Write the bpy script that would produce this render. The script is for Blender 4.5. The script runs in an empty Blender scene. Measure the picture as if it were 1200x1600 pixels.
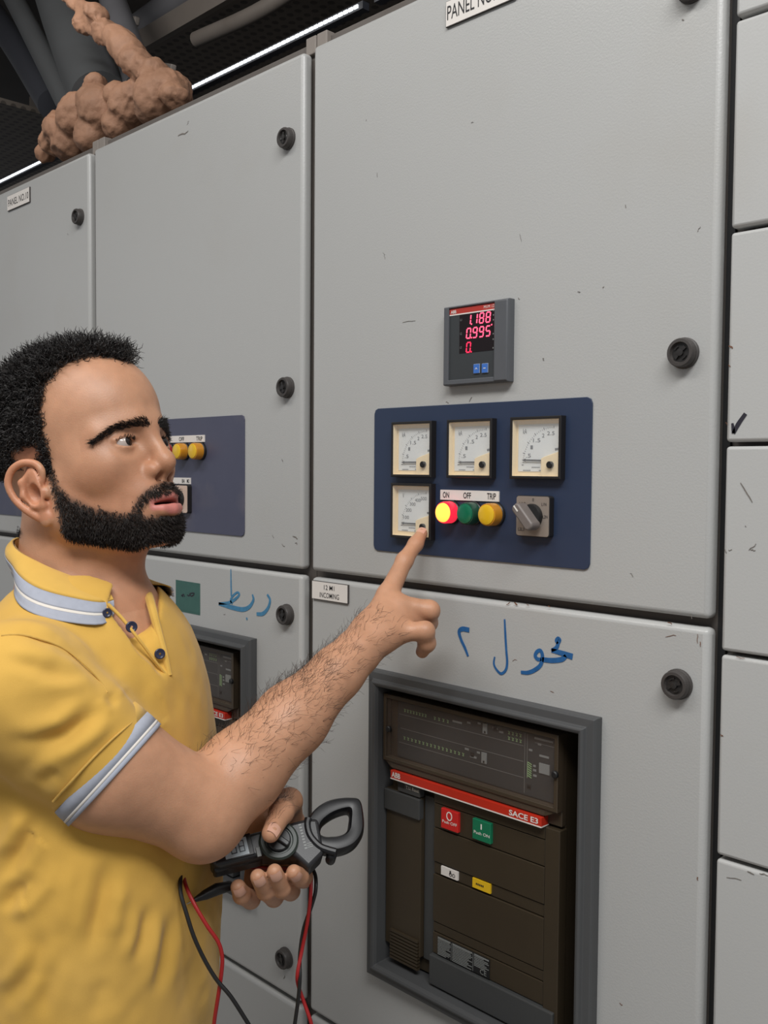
import bpy, bmesh, math, random
import numpy as np
from mathutils import Vector, Matrix

random.seed(7)
RNG = np.random.default_rng(7)
scene = bpy.context.scene
COL = scene.collection

# ------------------------------------------------------------------ camera
FPX = 1503.0
YAW, PIT, ROL = math.radians(45.21), math.radians(2.56), math.radians(0.44)
CAM = np.array([0.0, -0.915, 1.60])
_cy, _sy, _cp, _sp = math.cos(YAW), math.sin(YAW), math.cos(PIT), math.sin(PIT)
FWD = np.array([-_sy * _cp, _cy * _cp, -_sp])
_rt = np.array([_cy, _sy, 0.0])
_up = np.cross(_rt, FWD)
RGT = _rt * math.cos(ROL) + _up * math.sin(ROL)
UPV = -_rt * math.sin(ROL) + _up * math.cos(ROL)
cam_data = bpy.data.cameras.new('camera')
cam_data.sensor_fit = 'VERTICAL'
cam_data.sensor_height = 36.0
cam_data.lens = FPX / 1600.0 * 36.0
cam_data.clip_start = 0.02
cam = bpy.data.objects.new('camera', cam_data)
COL.objects.link(cam)
cam.matrix_world = Matrix(((RGT[0], UPV[0], -FWD[0], CAM[0]),
                           (RGT[1], UPV[1], -FWD[1], CAM[1]),
                           (RGT[2], UPV[2], -FWD[2], CAM[2]), (0, 0, 0, 1)))
scene.camera = cam

# ------------------------------------------------------------------ world, lamps, exposure
world = bpy.data.worlds.new('hall_light')
scene.world = world
world.use_nodes = True
bg = world.node_tree.nodes['Background']
bg.inputs[0].default_value = (0.92, 0.95, 1.0, 1)
bg.inputs[1].default_value = 0.31


def area_light(name, loc, target, sx, sy, power, color=(1, 1, 1)):
    l = bpy.data.lights.new(name, 'AREA')
    l.shape = 'RECTANGLE'
    l.size, l.size_y = sx, sy
    l.energy = power
    l.color = color
    o = bpy.data.objects.new(name, l)
    COL.objects.link(o)
    o.location = loc
    o.rotation_euler = (Vector(target) - Vector(loc)).to_track_quat('-Z', 'Y').to_euler()
    return o


area_light('ceiling_lamp_near', (0.55, -1.35, 3.45), (0.1, -0.85, 0.0), 1.8, 0.6, 86, (1.0, 1.0, 0.99))
area_light('added_fill_mid', (-1.3, -1.5, 3.45), (-1.3, -1.0, 0.0), 1.5, 0.5, 26, (1.0, 0.98, 0.95))  # added fill, not a known lamp; lifts the shadow on the lower doors
area_light('ceiling_lamp_aisle', (-2.9, -1.3, 3.3), (-2.6, -1.0, 0.0), 1.3, 0.3, 5, (1.0, 0.95, 0.88))
area_light('added_uplight', (-1.6, -0.9, 3.0), (-1.7, -0.5, 3.6), 0.8, 0.3, 46, (1.0, 0.96, 0.9))  # added upward light that brightens the ceiling; no known fitting
area_light('far_doorway', (-5.2, -2.3, 2.3), (-1.5, 0.0, 1.8), 1.0, 1.2, 2.5, (1.0, 0.98, 0.96))
scene.view_settings.view_transform = 'Standard'
scene.view_settings.look = 'None'
scene.view_settings.gamma = 1.0
scene.view_settings.use_curve_mapping = False
scene.view_settings.exposure = -0.16


# ------------------------------------------------------------------ helpers
def ray(px, py):
    return RGT * ((px - 600) / FPX) - UPV * ((py - 800) / FPX) + FWD


def on_y(px, py, y=0.0):
    d = ray(px, py)
    return CAM + d * ((y - CAM[1]) / d[1])


def at_z(px, py, Z):
    return CAM + ray(px, py) * Z


def crop(ox, oy, s, y=0.0):
    """points read in a magnified crop of the panel, put back on the panel plane -> (x, z)"""
    def q(u, v):
        p = on_y(ox + u / s, oy + v / s, y)
        return float(p[0]), float(p[2])
    return q


def project(P):
    v = np.asarray(P) - CAM
    Z = v @ FWD
    return 600 + FPX * (v @ RGT) / Z, 800 - FPX * (v @ UPV) / Z, Z


def srgb(r, g, b):
    f = lambda c: (c / 255 / 12.92) if c / 255 <= 0.04045 else ((c / 255 + 0.055) / 1.055) ** 2.4
    return (f(r), f(g), f(b), 1)


MATS = {}


def mat(name, color, rough=0.5, metal=0.0, var=0.0, vscale=30.0, bump=0.0, bscale=400.0,
        emit=None, estr=0.0, spec=0.5, sss=0.0, coat=0.0, alpha=1.0, trans=0.0, attr=None, dirt=None, dscale=3.0, damt=0.5,
        sheen=0.0, stretch=None, bstretch=None, bdist=0.001):
    m = bpy.data.materials.new(name)
    m.use_nodes = True
    nt = m.node_tree
    b = nt.nodes['Principled BSDF']
    b.inputs['Base Color'].default_value = color
    b.inputs['Roughness'].default_value = rough
    b.inputs['Metallic'].default_value = metal
    b.inputs['Specular IOR Level'].default_value = spec
    b.inputs['Coat Weight'].default_value = coat
    b.inputs['Alpha'].default_value = alpha
    b.inputs['Transmission Weight'].default_value = trans
    if sheen:
        b.inputs['Sheen Weight'].default_value = sheen
        b.inputs['Sheen Roughness'].default_value = 0.5
    if sss:
        b.inputs['Subsurface Weight'].default_value = sss
        b.inputs['Subsurface Radius'].default_value = (1.0, 0.35, 0.2)
        b.inputs['Subsurface Scale'].default_value = 0.006
    if emit:
        b.inputs['Emission Color'].default_value = emit
        b.inputs['Emission Strength'].default_value = estr
    tc = nt.nodes.new('ShaderNodeTexCoord')
    src = tc.outputs['Object']

    def noise(scale, detail=4.0, st=None):
        n = nt.nodes.new('ShaderNodeTexNoise')
        n.inputs['Scale'].default_value = scale
        n.inputs['Detail'].default_value = detail
        if st:
            mp = nt.nodes.new('ShaderNodeMapping')
            mp.inputs['Scale'].default_value = st
            nt.links.new(src, mp.inputs[0])
            nt.links.new(mp.outputs[0], n.inputs['Vector'])
        else:
            nt.links.new(src, n.inputs['Vector'])
        return n
    cur = None
    if attr:
        a = nt.nodes.new('ShaderNodeAttribute')
        a.attribute_name = attr
        cur = a.outputs['Color']
    if var > 0:
        n = noise(vscale, 5.0, stretch)
        mr = nt.nodes.new('ShaderNodeMapRange')
        mr.inputs['To Min'].default_value = 1 - var
        mr.inputs['To Max'].default_value = 1 + var
        nt.links.new(n.outputs['Fac'], mr.inputs['Value'])
        mx = nt.nodes.new('ShaderNodeMix')
        mx.data_type = 'RGBA'
        mx.blend_type = 'MULTIPLY'
        mx.inputs['Factor'].default_value = 1.0
        if cur is not None:
            nt.links.new(cur, mx.inputs['A'])
        else:
            mx.inputs['A'].default_value = color
        nt.links.new(mr.outputs[0], mx.inputs['B'])
        cur = mx.outputs['Result']
    if dirt:
        n = noise(dscale, 8.0)
        cr = nt.nodes.new('ShaderNodeValToRGB')
        cr.color_ramp.elements[0].position = 0.56
        cr.color_ramp.elements[1].position = 0.80
        nt.links.new(n.outputs['Fac'], cr.inputs['Fac'])
        ml = nt.nodes.new('ShaderNodeMath')
        ml.operation = 'MULTIPLY'
        ml.inputs[1].default_value = damt
        nt.links.new(cr.outputs['Color'], ml.inputs[0])
        mx = nt.nodes.new('ShaderNodeMix')
        mx.data_type = 'RGBA'
        nt.links.new(ml.outputs[0], mx.inputs['Factor'])
        if cur is not None:
            nt.links.new(cur, mx.inputs['A'])
        else:
            mx.inputs['A'].default_value = color
        mx.inputs['B'].default_value = dirt
        cur = mx.outputs['Result']
    if cur is not None:
        nt.links.new(cur, b.inputs['Base Color'])
    if bump > 0:
        n = noise(bscale, 3.0, bstretch)
        bp = nt.nodes.new('ShaderNodeBump')
        bp.inputs['Strength'].default_value = bump
        bp.inputs['Distance'].default_value = bdist
        nt.links.new(n.outputs['Fac'], bp.inputs['Height'])
        nt.links.new(bp.outputs[0], b.inputs['Normal'])
    MATS[name] = m
    return m


class MB:
    """collects shapes into one mesh"""

    def __init__(s):
        s.v, s.f = [], []

    def add(s, verts, faces):
        o = len(s.v)
        s.v += [tuple(map(float, p)) for p in verts]
        s.f += [tuple(i + o for i in f) for f in faces]
        return s

    def box(s, x0, x1, y0, y1, z0, z1):
        v = [(x, y, z) for x in (x0, x1) for y in (y0, y1) for z in (z0, z1)]
        return s.add(v, [(0, 1, 3, 2), (4, 6, 7, 5), (0, 4, 5, 1), (2, 3, 7, 6), (0, 2, 6, 4), (1, 5, 7, 3)])

    def prism(s, pts, y0, y1):
        """outline in (x, z), extruded from y0 (front) to y1"""
        n = len(pts)
        v = [(x, y0, z) for x, z in pts] + [(x, y1, z) for x, z in pts]
        f = [tuple(range(n)), tuple(range(2 * n - 1, n - 1, -1))]
        f += [(i, i + n, (i + 1) % n + n, (i + 1) % n) for i in range(n)]
        return s.add(v, f)

    def lathe(s, prof, cx=0, cz=0, n=28, cy=0.0):
        """profile of (radius, y) turned about the y axis"""
        v, f = [], []
        for r, y in prof:
            for k in range(n):
                a = 2 * math.pi * k / n
                v.append((cx + r * math.cos(a), cy + y, cz + r * math.sin(a)))
        m = len(prof)
        for j in range(m - 1):
            for k in range(n):
                a, b = j * n + k, j * n + (k + 1) % n
                f.append((a, b, b + n, a + n))
        f.append(tuple(range(n)))
        f.append(tuple(range((m - 1) * n, m * n)))
        return s.add(v, f)

    def tube(s, pts, rad, n=8, cap=True):
        pts = [np.array(p, float) for p in pts]
        m = len(pts)
        rads = rad if hasattr(rad, '__len__') else [rad] * m
        v, f = [], []
        ref = np.array([0.13, 0.31, 0.94])
        for i, p in enumerate(pts):
            t = pts[min(i + 1, m - 1)] - pts[max(i - 1, 0)]
            t = t / (np.linalg.norm(t) + 1e-12)
            a = np.cross(t, ref)
            if np.linalg.norm(a) < 0.1:
                a = np.cross(t, np.array([1.0, 0, 0]))
            a /= np.linalg.norm(a)
            b = np.cross(t, a)
            ref = np.cross(a, t)
            for k in range(n):
                w = 2 * math.pi * k / n
                v.append(p + rads[i] * (a * math.cos(w) + b * math.sin(w)))
        for i in range(m - 1):
            for k in range(n):
                f.append((i * n + k, i * n + (k + 1) % n, (i + 1) * n + (k + 1) % n, (i + 1) * n + k))
        if cap:
            f.append(tuple(range(n)))
            f.append(tuple(range((m - 1) * n, m * n)))
        return s.add(v, f)

    def ribbon(s, pts, w, y, th=0.0003):
        """a marker stroke on the plane y; pts in (x, z), w width or list"""
        m = len(pts)
        ws = w if hasattr(w, '__len__') else [w] * m
        L, R = [], []
        for i, (x, z) in enumerate(pts):
            a, b = pts[max(i - 1, 0)], pts[min(i + 1, m - 1)]
            tx, tz = b[0] - a[0], b[1] - a[1]
            l = math.hypot(tx, tz) + 1e-9
            nx, nz = -tz / l * ws[i] / 2, tx / l * ws[i] / 2
            L.append((x + nx, y, z + nz))
            R.append((x - nx, y, z - nz))
        v = L + R + [(p[0], y + th, p[2]) for p in L] + [(p[0], y + th, p[2]) for p in R]
        f = []
        for i in range(m - 1):
            f.append((i, i + 1, m + i + 1, m + i))
            f.append((2 * m + i, 3 * m + i, 3 * m + i + 1, 2 * m + i + 1))
            f.append((i, 2 * m + i, 2 * m + i + 1, i + 1))
            f.append((m + i, m + i + 1, 3 * m + i + 1, 3 * m + i))
        return s.add(v, f)

    def build(s, name, material, parent=None, bevel=0.0, seg=2, smooth=False, label=None):
        me = bpy.data.meshes.new(name)
        me.from_pydata(s.v, [], s.f)
        bm = bmesh.new()
        bm.from_mesh(me)
        bmesh.ops.recalc_face_normals(bm, faces=bm.faces)
        bm.to_mesh(me)
        bm.free()
        me.materials.append(MATS[material] if isinstance(material, str) else material)
        o = bpy.data.objects.new(name, me)
        COL.objects.link(o)
        if parent is not None:
            o.parent = parent
        if bevel > 0:
            md = o.modifiers.new('bevel', 'BEVEL')
            md.width = bevel
            md.segments = seg
            md.limit_method = 'ANGLE'
            md.angle_limit = math.radians(40)
        if smooth:
            me.polygons.foreach_set('use_smooth', [True] * len(me.polygons))
            if smooth == 'auto':
                try:
                    me.set_sharp_from_angle(angle=math.radians(35))
                except Exception:
                    pass
        if label:
            o['label'] = label
        return o


def spline(pts, n=8):
    """Catmull-Rom through the points, any dimension"""
    P = [np.array(p, float) for p in pts]
    P = [2 * P[0] - P[1]] + P + [2 * P[-1] - P[-2]]
    out = []
    for i in range(1, len(P) - 2):
        for k in range(n):
            t = k / n
            a, b, c, d = P[i - 1], P[i], P[i + 1], P[i + 2]
            out.append(0.5 * ((2 * b) + (c - a) * t + (2 * a - 5 * b + 4 * c - d) * t * t + (3 * b - a - 3 * c + d) * t ** 3))
    out.append(P[-2])
    return out


def tag(o, label=None, cat=None, group=None, kind=None):
    if label:
        o['label'] = label
    if cat:
        o['category'] = cat
    if group:
        o['group'] = group
    if kind:
        o['kind'] = kind
    return o


def empty(name, loc, label=None, cat=None, group=None):
    o = bpy.data.objects.new(name, None)
    COL.objects.link(o)
    o.location = loc
    o.empty_display_size = 0.02
    return tag(o, label, cat, group)


def copy_tree(o, parent=None):
    c = o.copy()
    COL.objects.link(c)
    c.parent = parent
    for ch in [x for x in bpy.data.objects if x.parent == o]:
        copy_tree(ch, c)
    return c


_text_cache = {}


def text_mesh(body, x0, x1, z0, z1, y, bold=0.0):
    """lettering as a flat mesh that fills the rectangle on plane y (reads from -y)"""
    key = (body, bold)
    if key not in _text_cache:
        c = bpy.data.curves.new('lettering', 'FONT')
        c.body = body
        c.offset = bold
        c.resolution_u = 3
        c.align_x = 'CENTER'
        ob = bpy.data.objects.new('lettering', c)
        COL.objects.link(ob)
        bpy.context.view_layer.update()
        me = bpy.data.meshes.new_from_object(ob.evaluated_get(bpy.context.evaluated_depsgraph_get()))
        vs = [tuple(v.co) for v in me.vertices]
        fs = [tuple(p.vertices) for p in me.polygons]
        bpy.data.objects.remove(ob)
        bpy.data.curves.remove(c)
        bpy.data.meshes.remove(me)
        _text_cache[key] = (vs, fs)
    vs, fs = _text_cache[key]
    ax = [v[0] for v in vs]
    az = [v[1] for v in vs]
    a0, a1, b0, b1 = min(ax), max(ax), min(az), max(az)
    return [(x0 + (v[0] - a0) / (a1 - a0) * (x1 - x0), y, z0 + (v[1] - b0) / (b1 - b0) * (z1 - z0)) for v in vs], fs


def rrect(x0, x1, z0, z1, r, n=4):
    pts = []
    for cx, cz, a0 in ((x1 - r, z1 - r, 0), (x0 + r, z1 - r, 90), (x0 + r, z0 + r, 180), (x1 - r, z0 + r, 270)):
        for k in range(n + 1):
            a = math.radians(a0 + 90 * k / n)
            pts.append((cx + r * math.cos(a), cz + r * math.sin(a)))
    return pts


def frame_ring(mb, x0, x1, z0, z1, w, y0, y1):
    mb.box(x0, x0 + w, y0, y1, z0, z1)
    mb.box(x1 - w, x1, y0, y1, z0, z1)
    mb.box(x0 + w, x1 - w, y0, y1, z1 - w, z1)
    mb.box(x0 + w, x1 - w, y0, y1, z0, z0 + w)
    return mb


def loft_frame(mb, x0, x1, z0, z1, prof):
    """mitred rectangular frame; prof lists (inset, y) from the outside round to the inside"""
    v, f = [], []
    for d, y in prof:
        v += [(x0 + d, y, z0 + d), (x1 - d, y, z0 + d), (x1 - d, y, z1 - d), (x0 + d, y, z1 - d)]
    for j in range(len(prof) - 1):
        for k in range(4):
            a, b = j * 4 + k, j * 4 + (k + 1) % 4
            f.append((a, b, b + 4, a + 4))
    return mb.add(v, f)


# ------------------------------------------------------------------ materials
mat('door_paint', srgb(173, 173, 171), 0.33, var=0.03, vscale=2.2, bump=0.20, bscale=420, dirt=srgb(162, 156, 146), dscale=5.0, damt=0.22, spec=0.45)
mat('drawer_paint', srgb(177, 177, 175), 0.4, var=0.03, vscale=3.0, bump=0.12, bscale=420, dirt=srgb(160, 150, 136), dscale=5.0, damt=0.3)
mat('carcass_steel', srgb(96, 90, 85), 0.55, var=0.12, vscale=14, dirt=srgb(70, 60, 52), dscale=8)
mat('post_steel', srgb(134, 126, 119), 0.55, var=0.1, vscale=20)
mat('lock_plastic', srgb(62, 58, 56), 0.5, var=0.12, vscale=200, bump=0.1, bscale=900)
mat('lock_dark', srgb(38, 36, 35), 0.42)
mat('blue_plate', srgb(42, 54, 78), 0.42, var=0.07, vscale=18, bump=0.05, bscale=500)
mat('blue_plate_dusty', srgb(74, 76, 95), 0.45, var=0.10, vscale=16, dirt=srgb(112, 106, 112), dscale=9, damt=0.55)
mat('black_plastic', srgb(30, 28, 28), 0.42, var=0.1, vscale=90)
mat('soft_black', srgb(24, 24, 25), 0.5)
mat('cream_plastic', srgb(226, 205, 166), 0.5, var=0.04, vscale=60)
mat('dial_white', srgb(206, 208, 207), 0.5, var=0.02, vscale=80)
mat('print_grey', srgb(92, 94, 98), 0.6)
mat('print_black', srgb(34, 33, 36), 0.55)
mat('print_white', srgb(226, 222, 214), 0.5)
mat('needle_black', srgb(48, 47, 50), 0.45)
mat('label_white', srgb(222, 216, 210), 0.45, var=0.05, vscale=70)
mat('plate_edge', srgb(70, 66, 64), 0.5)
mat('meter_grey', srgb(84, 86, 90), 0.42, var=0.05, vscale=60, bump=0.05, bscale=900)
mat('meter_face', srgb(55, 58, 60), 0.38, var=0.04, vscale=50)
mat('meter_red', srgb(172, 52, 42), 0.4)
mat('display_black', srgb(22, 12, 14), 0.22)
mat('led_red', srgb(255, 60, 95), 0.4, emit=(1.0, 0.09, 0.17, 1), estr=2.2)
mat('led_dim', srgb(255, 40, 80), 0.4, emit=(1.0, 0.03, 0.10, 1), estr=1.1)
mat('button_blue', srgb(60, 108, 186), 0.4)
mat('button_rim', srgb(126, 138, 160), 0.45)
mat('lens_red_rim', srgb(220, 20, 40), 0.25, emit=(1.0, 0.03, 0.07, 1), estr=0.9)
mat('lens_red_lit', srgb(255, 170, 60), 0.25, emit=(1.0, 0.46, 0.07, 1), estr=1.7)
mat('lens_green', srgb(16, 104, 74), 0.25, coat=0.3, var=0.05, vscale=90)
mat('lens_green_rim', srgb(30, 72, 56), 0.3)
mat('lens_yellow', srgb(222, 178, 36), 0.25, coat=0.3, var=0.05, vscale=90)
mat('lens_yellow_rim', srgb(196, 132, 34), 0.3, coat=0.3)
mat('lens_red_off', srgb(150, 24, 30), 0.25, coat=0.3)
mat('switch_plate', srgb(150, 138, 128), 0.42, metal=0.25, var=0.06, vscale=70)
mat('switch_plate_pink', srgb(206, 180, 164), 0.42, var=0.06, vscale=70)
mat('switch_lever', srgb(112, 104, 100), 0.45, var=0.1, vscale=120)
mat('marker_blue', srgb(36, 92, 146), 0.45, var=0.35, vscale=160)
mat('marker_pale', srgb(66, 124, 160), 0.5, var=0.35, vscale=160)
mat('marker_black', srgb(38, 36, 46), 0.5)
mat('green_tape', srgb(58, 96, 88), 0.4, var=0.18, vscale=60)
mat('flange_plastic', srgb(72, 73, 74), 0.48, var=0.06, vscale=40, bump=0.06, bscale=700)
mat('breaker_brown', srgb(56, 47, 34), 0.45, var=0.08, vscale=30, bump=0.06, bscale=600)
mat('breaker_brown2', srgb(64, 54, 42), 0.42, var=0.08, vscale=30)
mat('breaker_grey', srgb(62, 63, 63), 0.45, var=0.06, vscale=30)
mat('breaker_inside', srgb(22, 22, 23), 0.6)
mat('trip_unit', srgb(48, 50, 51), 0.4, var=0.04, vscale=60)
mat('legend_green', srgb(142, 172, 120), 0.5)
mat('legend_grey', srgb(126, 128, 126), 0.5)
mat('line_grey', srgb(104, 104, 102), 0.5)
mat('clear_cover', srgb(150, 132, 120), 0.10, alpha=0.07, spec=0.5)
mat('clear_glass', (0.9, 0.92, 0.92, 1), 0.06, alpha=0.07, spec=0.5)
mat('push_red', srgb(196, 38, 34), 0.4)
mat('push_green', srgb(20, 112, 78), 0.4)
mat('flag_yellow', srgb(222, 180, 30), 0.45)
mat('bar_red', srgb(186, 44, 26), 0.4)
mat('rust', srgb(110, 72, 50), 0.8, var=0.3, vscale=200)
mat('scuff', srgb(112, 106, 100), 0.7, var=0.3, vscale=200)
mat('smudge', srgb(158, 154, 148), 0.5, alpha=0.45)

# ------------------------------------------------------------------ the setting
mat('concrete', srgb(150, 144, 136), 0.8, var=0.12, vscale=6, bump=0.2, bscale=60)
mat('plaster', srgb(150, 146, 138), 0.85, var=0.06, vscale=3)
mat('ceiling_dark', srgb(58, 53, 49), 0.75, var=0.2, vscale=5, bump=0.3, bscale=40)
CEIL = 3.55
tag(MB().box(-7.0, 2.6, -3.2, 2.6, -0.05, 0.0).build('floor', 'concrete'), kind='structure')
tag(MB().box(-7.0, 2.6, -3.2, 2.6, CEIL, CEIL + 0.05).build('ceiling', 'ceiling_dark'), kind='structure')
tag(MB().box(-7.0, 2.6, 2.6, 2.65, 0, CEIL).build('wall_back', 'ceiling_dark'), kind='structure')

# ------------------------------------------------------------------ switchgear cabinets
PITCH = 0.6405
DX0, DX1 = -1.0727, -0.4535
DT = 0.019


def lock_mesh(parent, x, z, turn=0.6):
    """round quarter-turn lock on a door, plus its key core"""
    mb = MB().lathe([(0.0160, 0.0), (0.0160, -0.0028), (0.0148, -0.0034), (0.0148, -0.0098), (0.0137, -0.0116),
                     (0.0108, -0.0118), (0.0098, -0.0085)], x, z, 30)
    o = mb.build('door_lock', 'lock_plastic', parent, smooth='auto')
    c, s_ = math.cos(turn), math.sin(turn)
    core = MB().lathe([(0.0095, -0.0086), (0.0036, -0.0088), (0.0034, -0.0112), (0.0015, -0.0114)], x, z, 20)
    for d in (-1, 1):
        pts = [(d * 0.003, -0.0013), (d * 0.0078, -0.0018), (d * 0.0078, 0.0018), (d * 0.003, 0.0013)]
        core.prism([(x + c * a - s_ * b, z + s_ * a + c * b) for a, b in pts], -0.0108, -0.0086)
    a0 = turn + 1.1
    for d in (0, math.pi):
        arc = [(x + 0.0068 * math.cos(a0 + d + t * 0.16), z + 0.0068 * math.sin(a0 + d + t * 0.16)) for t in range(6)]
        core.tube([(p[0], -0.0092, p[1]) for p in arc], 0.0011, 6)
    MB.build(core, 'lock_core', 'lock_dark', parent, smooth='auto')
    return o


def door(name, parent, x0, x1, z0, z1, hole=None):
    if hole:
        hx0, hx1, hz0, hz1 = hole
        R = [(x0, 0, z0), (x1, 0, z0), (x1, 0, z1), (x0, 0, z1)]
        h = [(hx0, 0, hz0), (hx1, 0, hz0), (hx1, 0, hz1), (hx0, 0, hz1)]
        v = R + h + [(a, DT, c) for a, b, c in h] + [(a, DT, c) for a, b, c in R]
        f = []
        for k in range(4):
            j = (k + 1) % 4
            f += [(k, j, 4 + j, 4 + k), (4 + k, 4 + j, 8 + j, 8 + k), (8 + k, 8 + j, 12 + j, 12 + k), (12 + k, 12 + j, j, k)]
        mb = MB().add(v, f)
    else:
        mb = MB().box(x0, x1, 0.0, DT, z0, z1)
    o = mb.build(name, 'door_paint', parent, bevel=0.0065, seg=5, smooth='auto')
    return o


cab_labels = ['tall grey switchgear cabinet with the red-lit digital meter and incoming plate',
              'grey switchgear cabinet behind the pointing man, with dusty blue plate',
              'grey switchgear cabinet at far left under the PANEL NO.10 plate']
cabs = []
doors_up, doors_low = [], []
for n in range(3):
    x0, x1 = DX0 - PITCH * n, DX1 - PITCH * n
    c = empty('switchgear_cabinet', (0, 0, 0), cab_labels[n], 'cabinet', 'switchgear cabinets in a row')
    cabs.append(c)
    xa, xb = x0 - 0.0105, x1 + (0.0100 if n else 0.0055)
    MB().box(xa, xb, 0.075, 0.62, 0.0, 2.2035).build('carcass', 'carcass_steel', c)
    for nm, r4 in (('side_post', (xa, xa + 0.03, 0.0, 2.2035)), ('side_post', (xb - 0.03, xb, 0.0, 2.2035)), ('cross_rail', (xa + 0.03, xb - 0.03, 1.425, 1.466)),
                   ('cross_rail', (xa + 0.03, xb - 0.03, 0.770, 0.803)), ('cross_rail', (xa + 0.03, xb - 0.03, 2.17, 2.2035))):
        MB().box(r4[0], r4[1], DT + 0.002, 0.075, r4[2], r4[3]).build(nm, 'carcass_steel', c)
    top = MB().box(xa, xb, DT + 0.004, 0.62, 2.2035, 2.224)
    top.build('top_rail', 'carcass_steel', c, bevel=0.002)
    for xx in (x0 - 0.010, x1 - 0.013):
        MB().box(xx, xx + 0.022, DT - 0.004, DT + 0.012, 2.2035, 2.229).build('corner_post', 'post_steel', c, bevel=0.0015)
    du = door('upper_door', c, x0, x1, 1.4502, 2.2035)
    hx = -0.6260 * n
    dl = door('lower_door', c, x0, x1, 0.7908, 1.4408, n < 2 and (-0.932 + hx, -0.602 + hx, 0.922 + 0.0055 * n, 1.304 + 0.0055 * n))
    dp = door('bottom_panel', c, x0, x1, 0.10, 0.7830)
    MB().box(x0 + 0.01, x1 - 0.01, 0.03, 0.06, 0.0, 0.095).build('plinth', 'soft_black', c)
    doors_up.append(du)
    doors_low.append(dl)
    lx = -0.4868 - (PITCH + 0.0005) * n
    for k, z in enumerate((2.086, 1.7205, 1.5 if False else None)):
        if z:
            lock_mesh(du, lx, z, 0.5 + 0.3 * k + n)
    for k, z in enumerate((1.3795, 0.850)):
        lock_mesh(dl, lx + 0.001, z, 0.45 + 0.35 * k + n)
    lock_mesh(dp, lx + 0.001, 0.72, 0.7)

c = empty('switchgear_cabinet', (0, 0, 0), 'grey drawer cabinet at the right edge with stacked plain drawer fronts', 'cabinet',
          'switchgear cabinets in a row')
RX0, RX1 = -0.4408, 0.1795
MB().box(RX0 - 0.003, RX1 + 0.0105, DT + 0.002, 0.62, 0.0, 2.224).build('carcass', 'carcass_steel', c)
zs = [2.2035, 2.0405, 1.8368, 1.6272, 1.4187, 1.2108, 1.0035, 0.796, 0.5885, 0.381, 0.10]
drawers = []
for k in range(len(zs) - 1):
    d = MB().box(RX0, RX1, 0.0, DT, zs[k + 1] + 0.0022, zs[k] - 0.0022).build('drawer_front', 'drawer_paint', c, bevel=0.0035, seg=3, smooth='auto')
    drawers.append(d)
# black strip that paints in the shade of the gap between the two cabinets
MB().box(DX1 + 0.001, RX0 - 0.0034, 0.0165, 0.0208, 0.1, 2.2035).build('gap_shade_strip', 'soft_black', cabs[0])

# ------------------------------------------------------------------ writing and marks on the doors
MK = -0.0006


def strokes(parent, q, lines, material, name='marker_stroke', scale=1.0, ref=None):
    for pts, w in lines:
        mb = MB()
        sp = spline(pts, 6) if len(pts) > 2 else [np.array(p, float) for p in pts]
        xy = [q(u, v) for u, v in sp]
        if hasattr(w, '__len__'):
            ws = list(np.interp(np.linspace(0, 1, len(xy)), np.linspace(0, 1, len(w)), w))
        else:
            ws = w
        mb.ribbon(xy, ws, MK)
        mb.build(name, material, parent)


q = crop(680, 880, 4, MK)
strokes(doors_low[0], q, [
    ([(212, 418), (170, 411), (149, 428), (160, 475), (186, 532), (205, 582)], [.0062, .0062, .005, .0042, .004, .0030]),
    ([(433, 350), (438, 450), (444, 550), (449, 620), (440, 668), (412, 690), (385, 668), (366, 630), (371, 585)], [.0022, .003, .003, .0032, .0034, .0034, .003, .0026, .002]),
    ([(664, 600), (640, 600), (625, 580), (634, 555), (655, 545), (668, 568), (668, 603), (655, 640), (620, 668), (578, 684), (535, 682)], [.004, .0046, .0046, .0044, .0044, .0046, .005, .005, .005, .0048, .004]),
    ([(668, 602), (730, 608), (790, 601), (818, 580)], [.0055, .006, .006, .005]),
    ([(858, 585), (790, 562), (726, 544)], [.0072, .006, .005]),
    ([(726, 546), (757, 528), (768, 500), (778, 480), (767, 469), (756, 484), (766, 503)], [.004, .005, .0046, .004, .004, .004, .003]),
], 'marker_blue')
q = crop(180, 620, 3.75, MK)
strokes(doors_low[1], q, [
    ([(677, 1010), (678, 1090), (680, 1168)], [.0018, .0030, .0032]),
    ([(606, 1212), (665, 1206), (702, 1186), (726, 1160), (716, 1146), (692, 1163), (676, 1192), (686, 1214)], [.004, .005, .005, .004, .0034, .004, .004, .003]),
    ([(606, 1212), (680, 1233), (745, 1246), (786, 1230), (809, 1190), (803, 1158)], [.005, .0075, .0075, .0065, .005, .003]),
    ([(890, 1158), (906, 1190), (896, 1235), (866, 1270), (828, 1273)], [.004, .0045, .0055, .0065, .0055]),
    ([(769, 1293), (771, 1302), (770, 1308)], [.0025, .0035, .002]),
], 'marker_pale')
q = crop(960, 500, 2.667, MK)
strokes(drawers[2], q, [([(491, 430), (495, 455), (496, 472)], [.0022, .0035, .0035]), ([(496, 472), (515, 435), (546, 390)], [.0035, .0045, .0038])],
        'marker_black', 'tick_mark')

# scratches, chips and smudges (each with a shape of its own)
q0 = crop(0, 0, 1, MK)


def marks(parent, pts, material='scuff', name='scuff_marks'):
    mb = MB()
    for (u, v, du, dv, w) in pts:
        n = 4
        line = []
        for k in range(n + 1):
            t = k / n
            line.append(q0(u + du * t + RNG.normal(0, 0.6), v + dv * t + RNG.normal(0, 0.6)))
        w *= 0.55
        mb.ribbon(line, [w * (0.3 + 0.7 * math.sin(math.pi * (0.12 + 0.76 * k / n))) for k in range(n + 1)], MK + 0.0001, 0.0002)
    return tag(mb.build(name, material, parent), kind='stuff')


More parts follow.
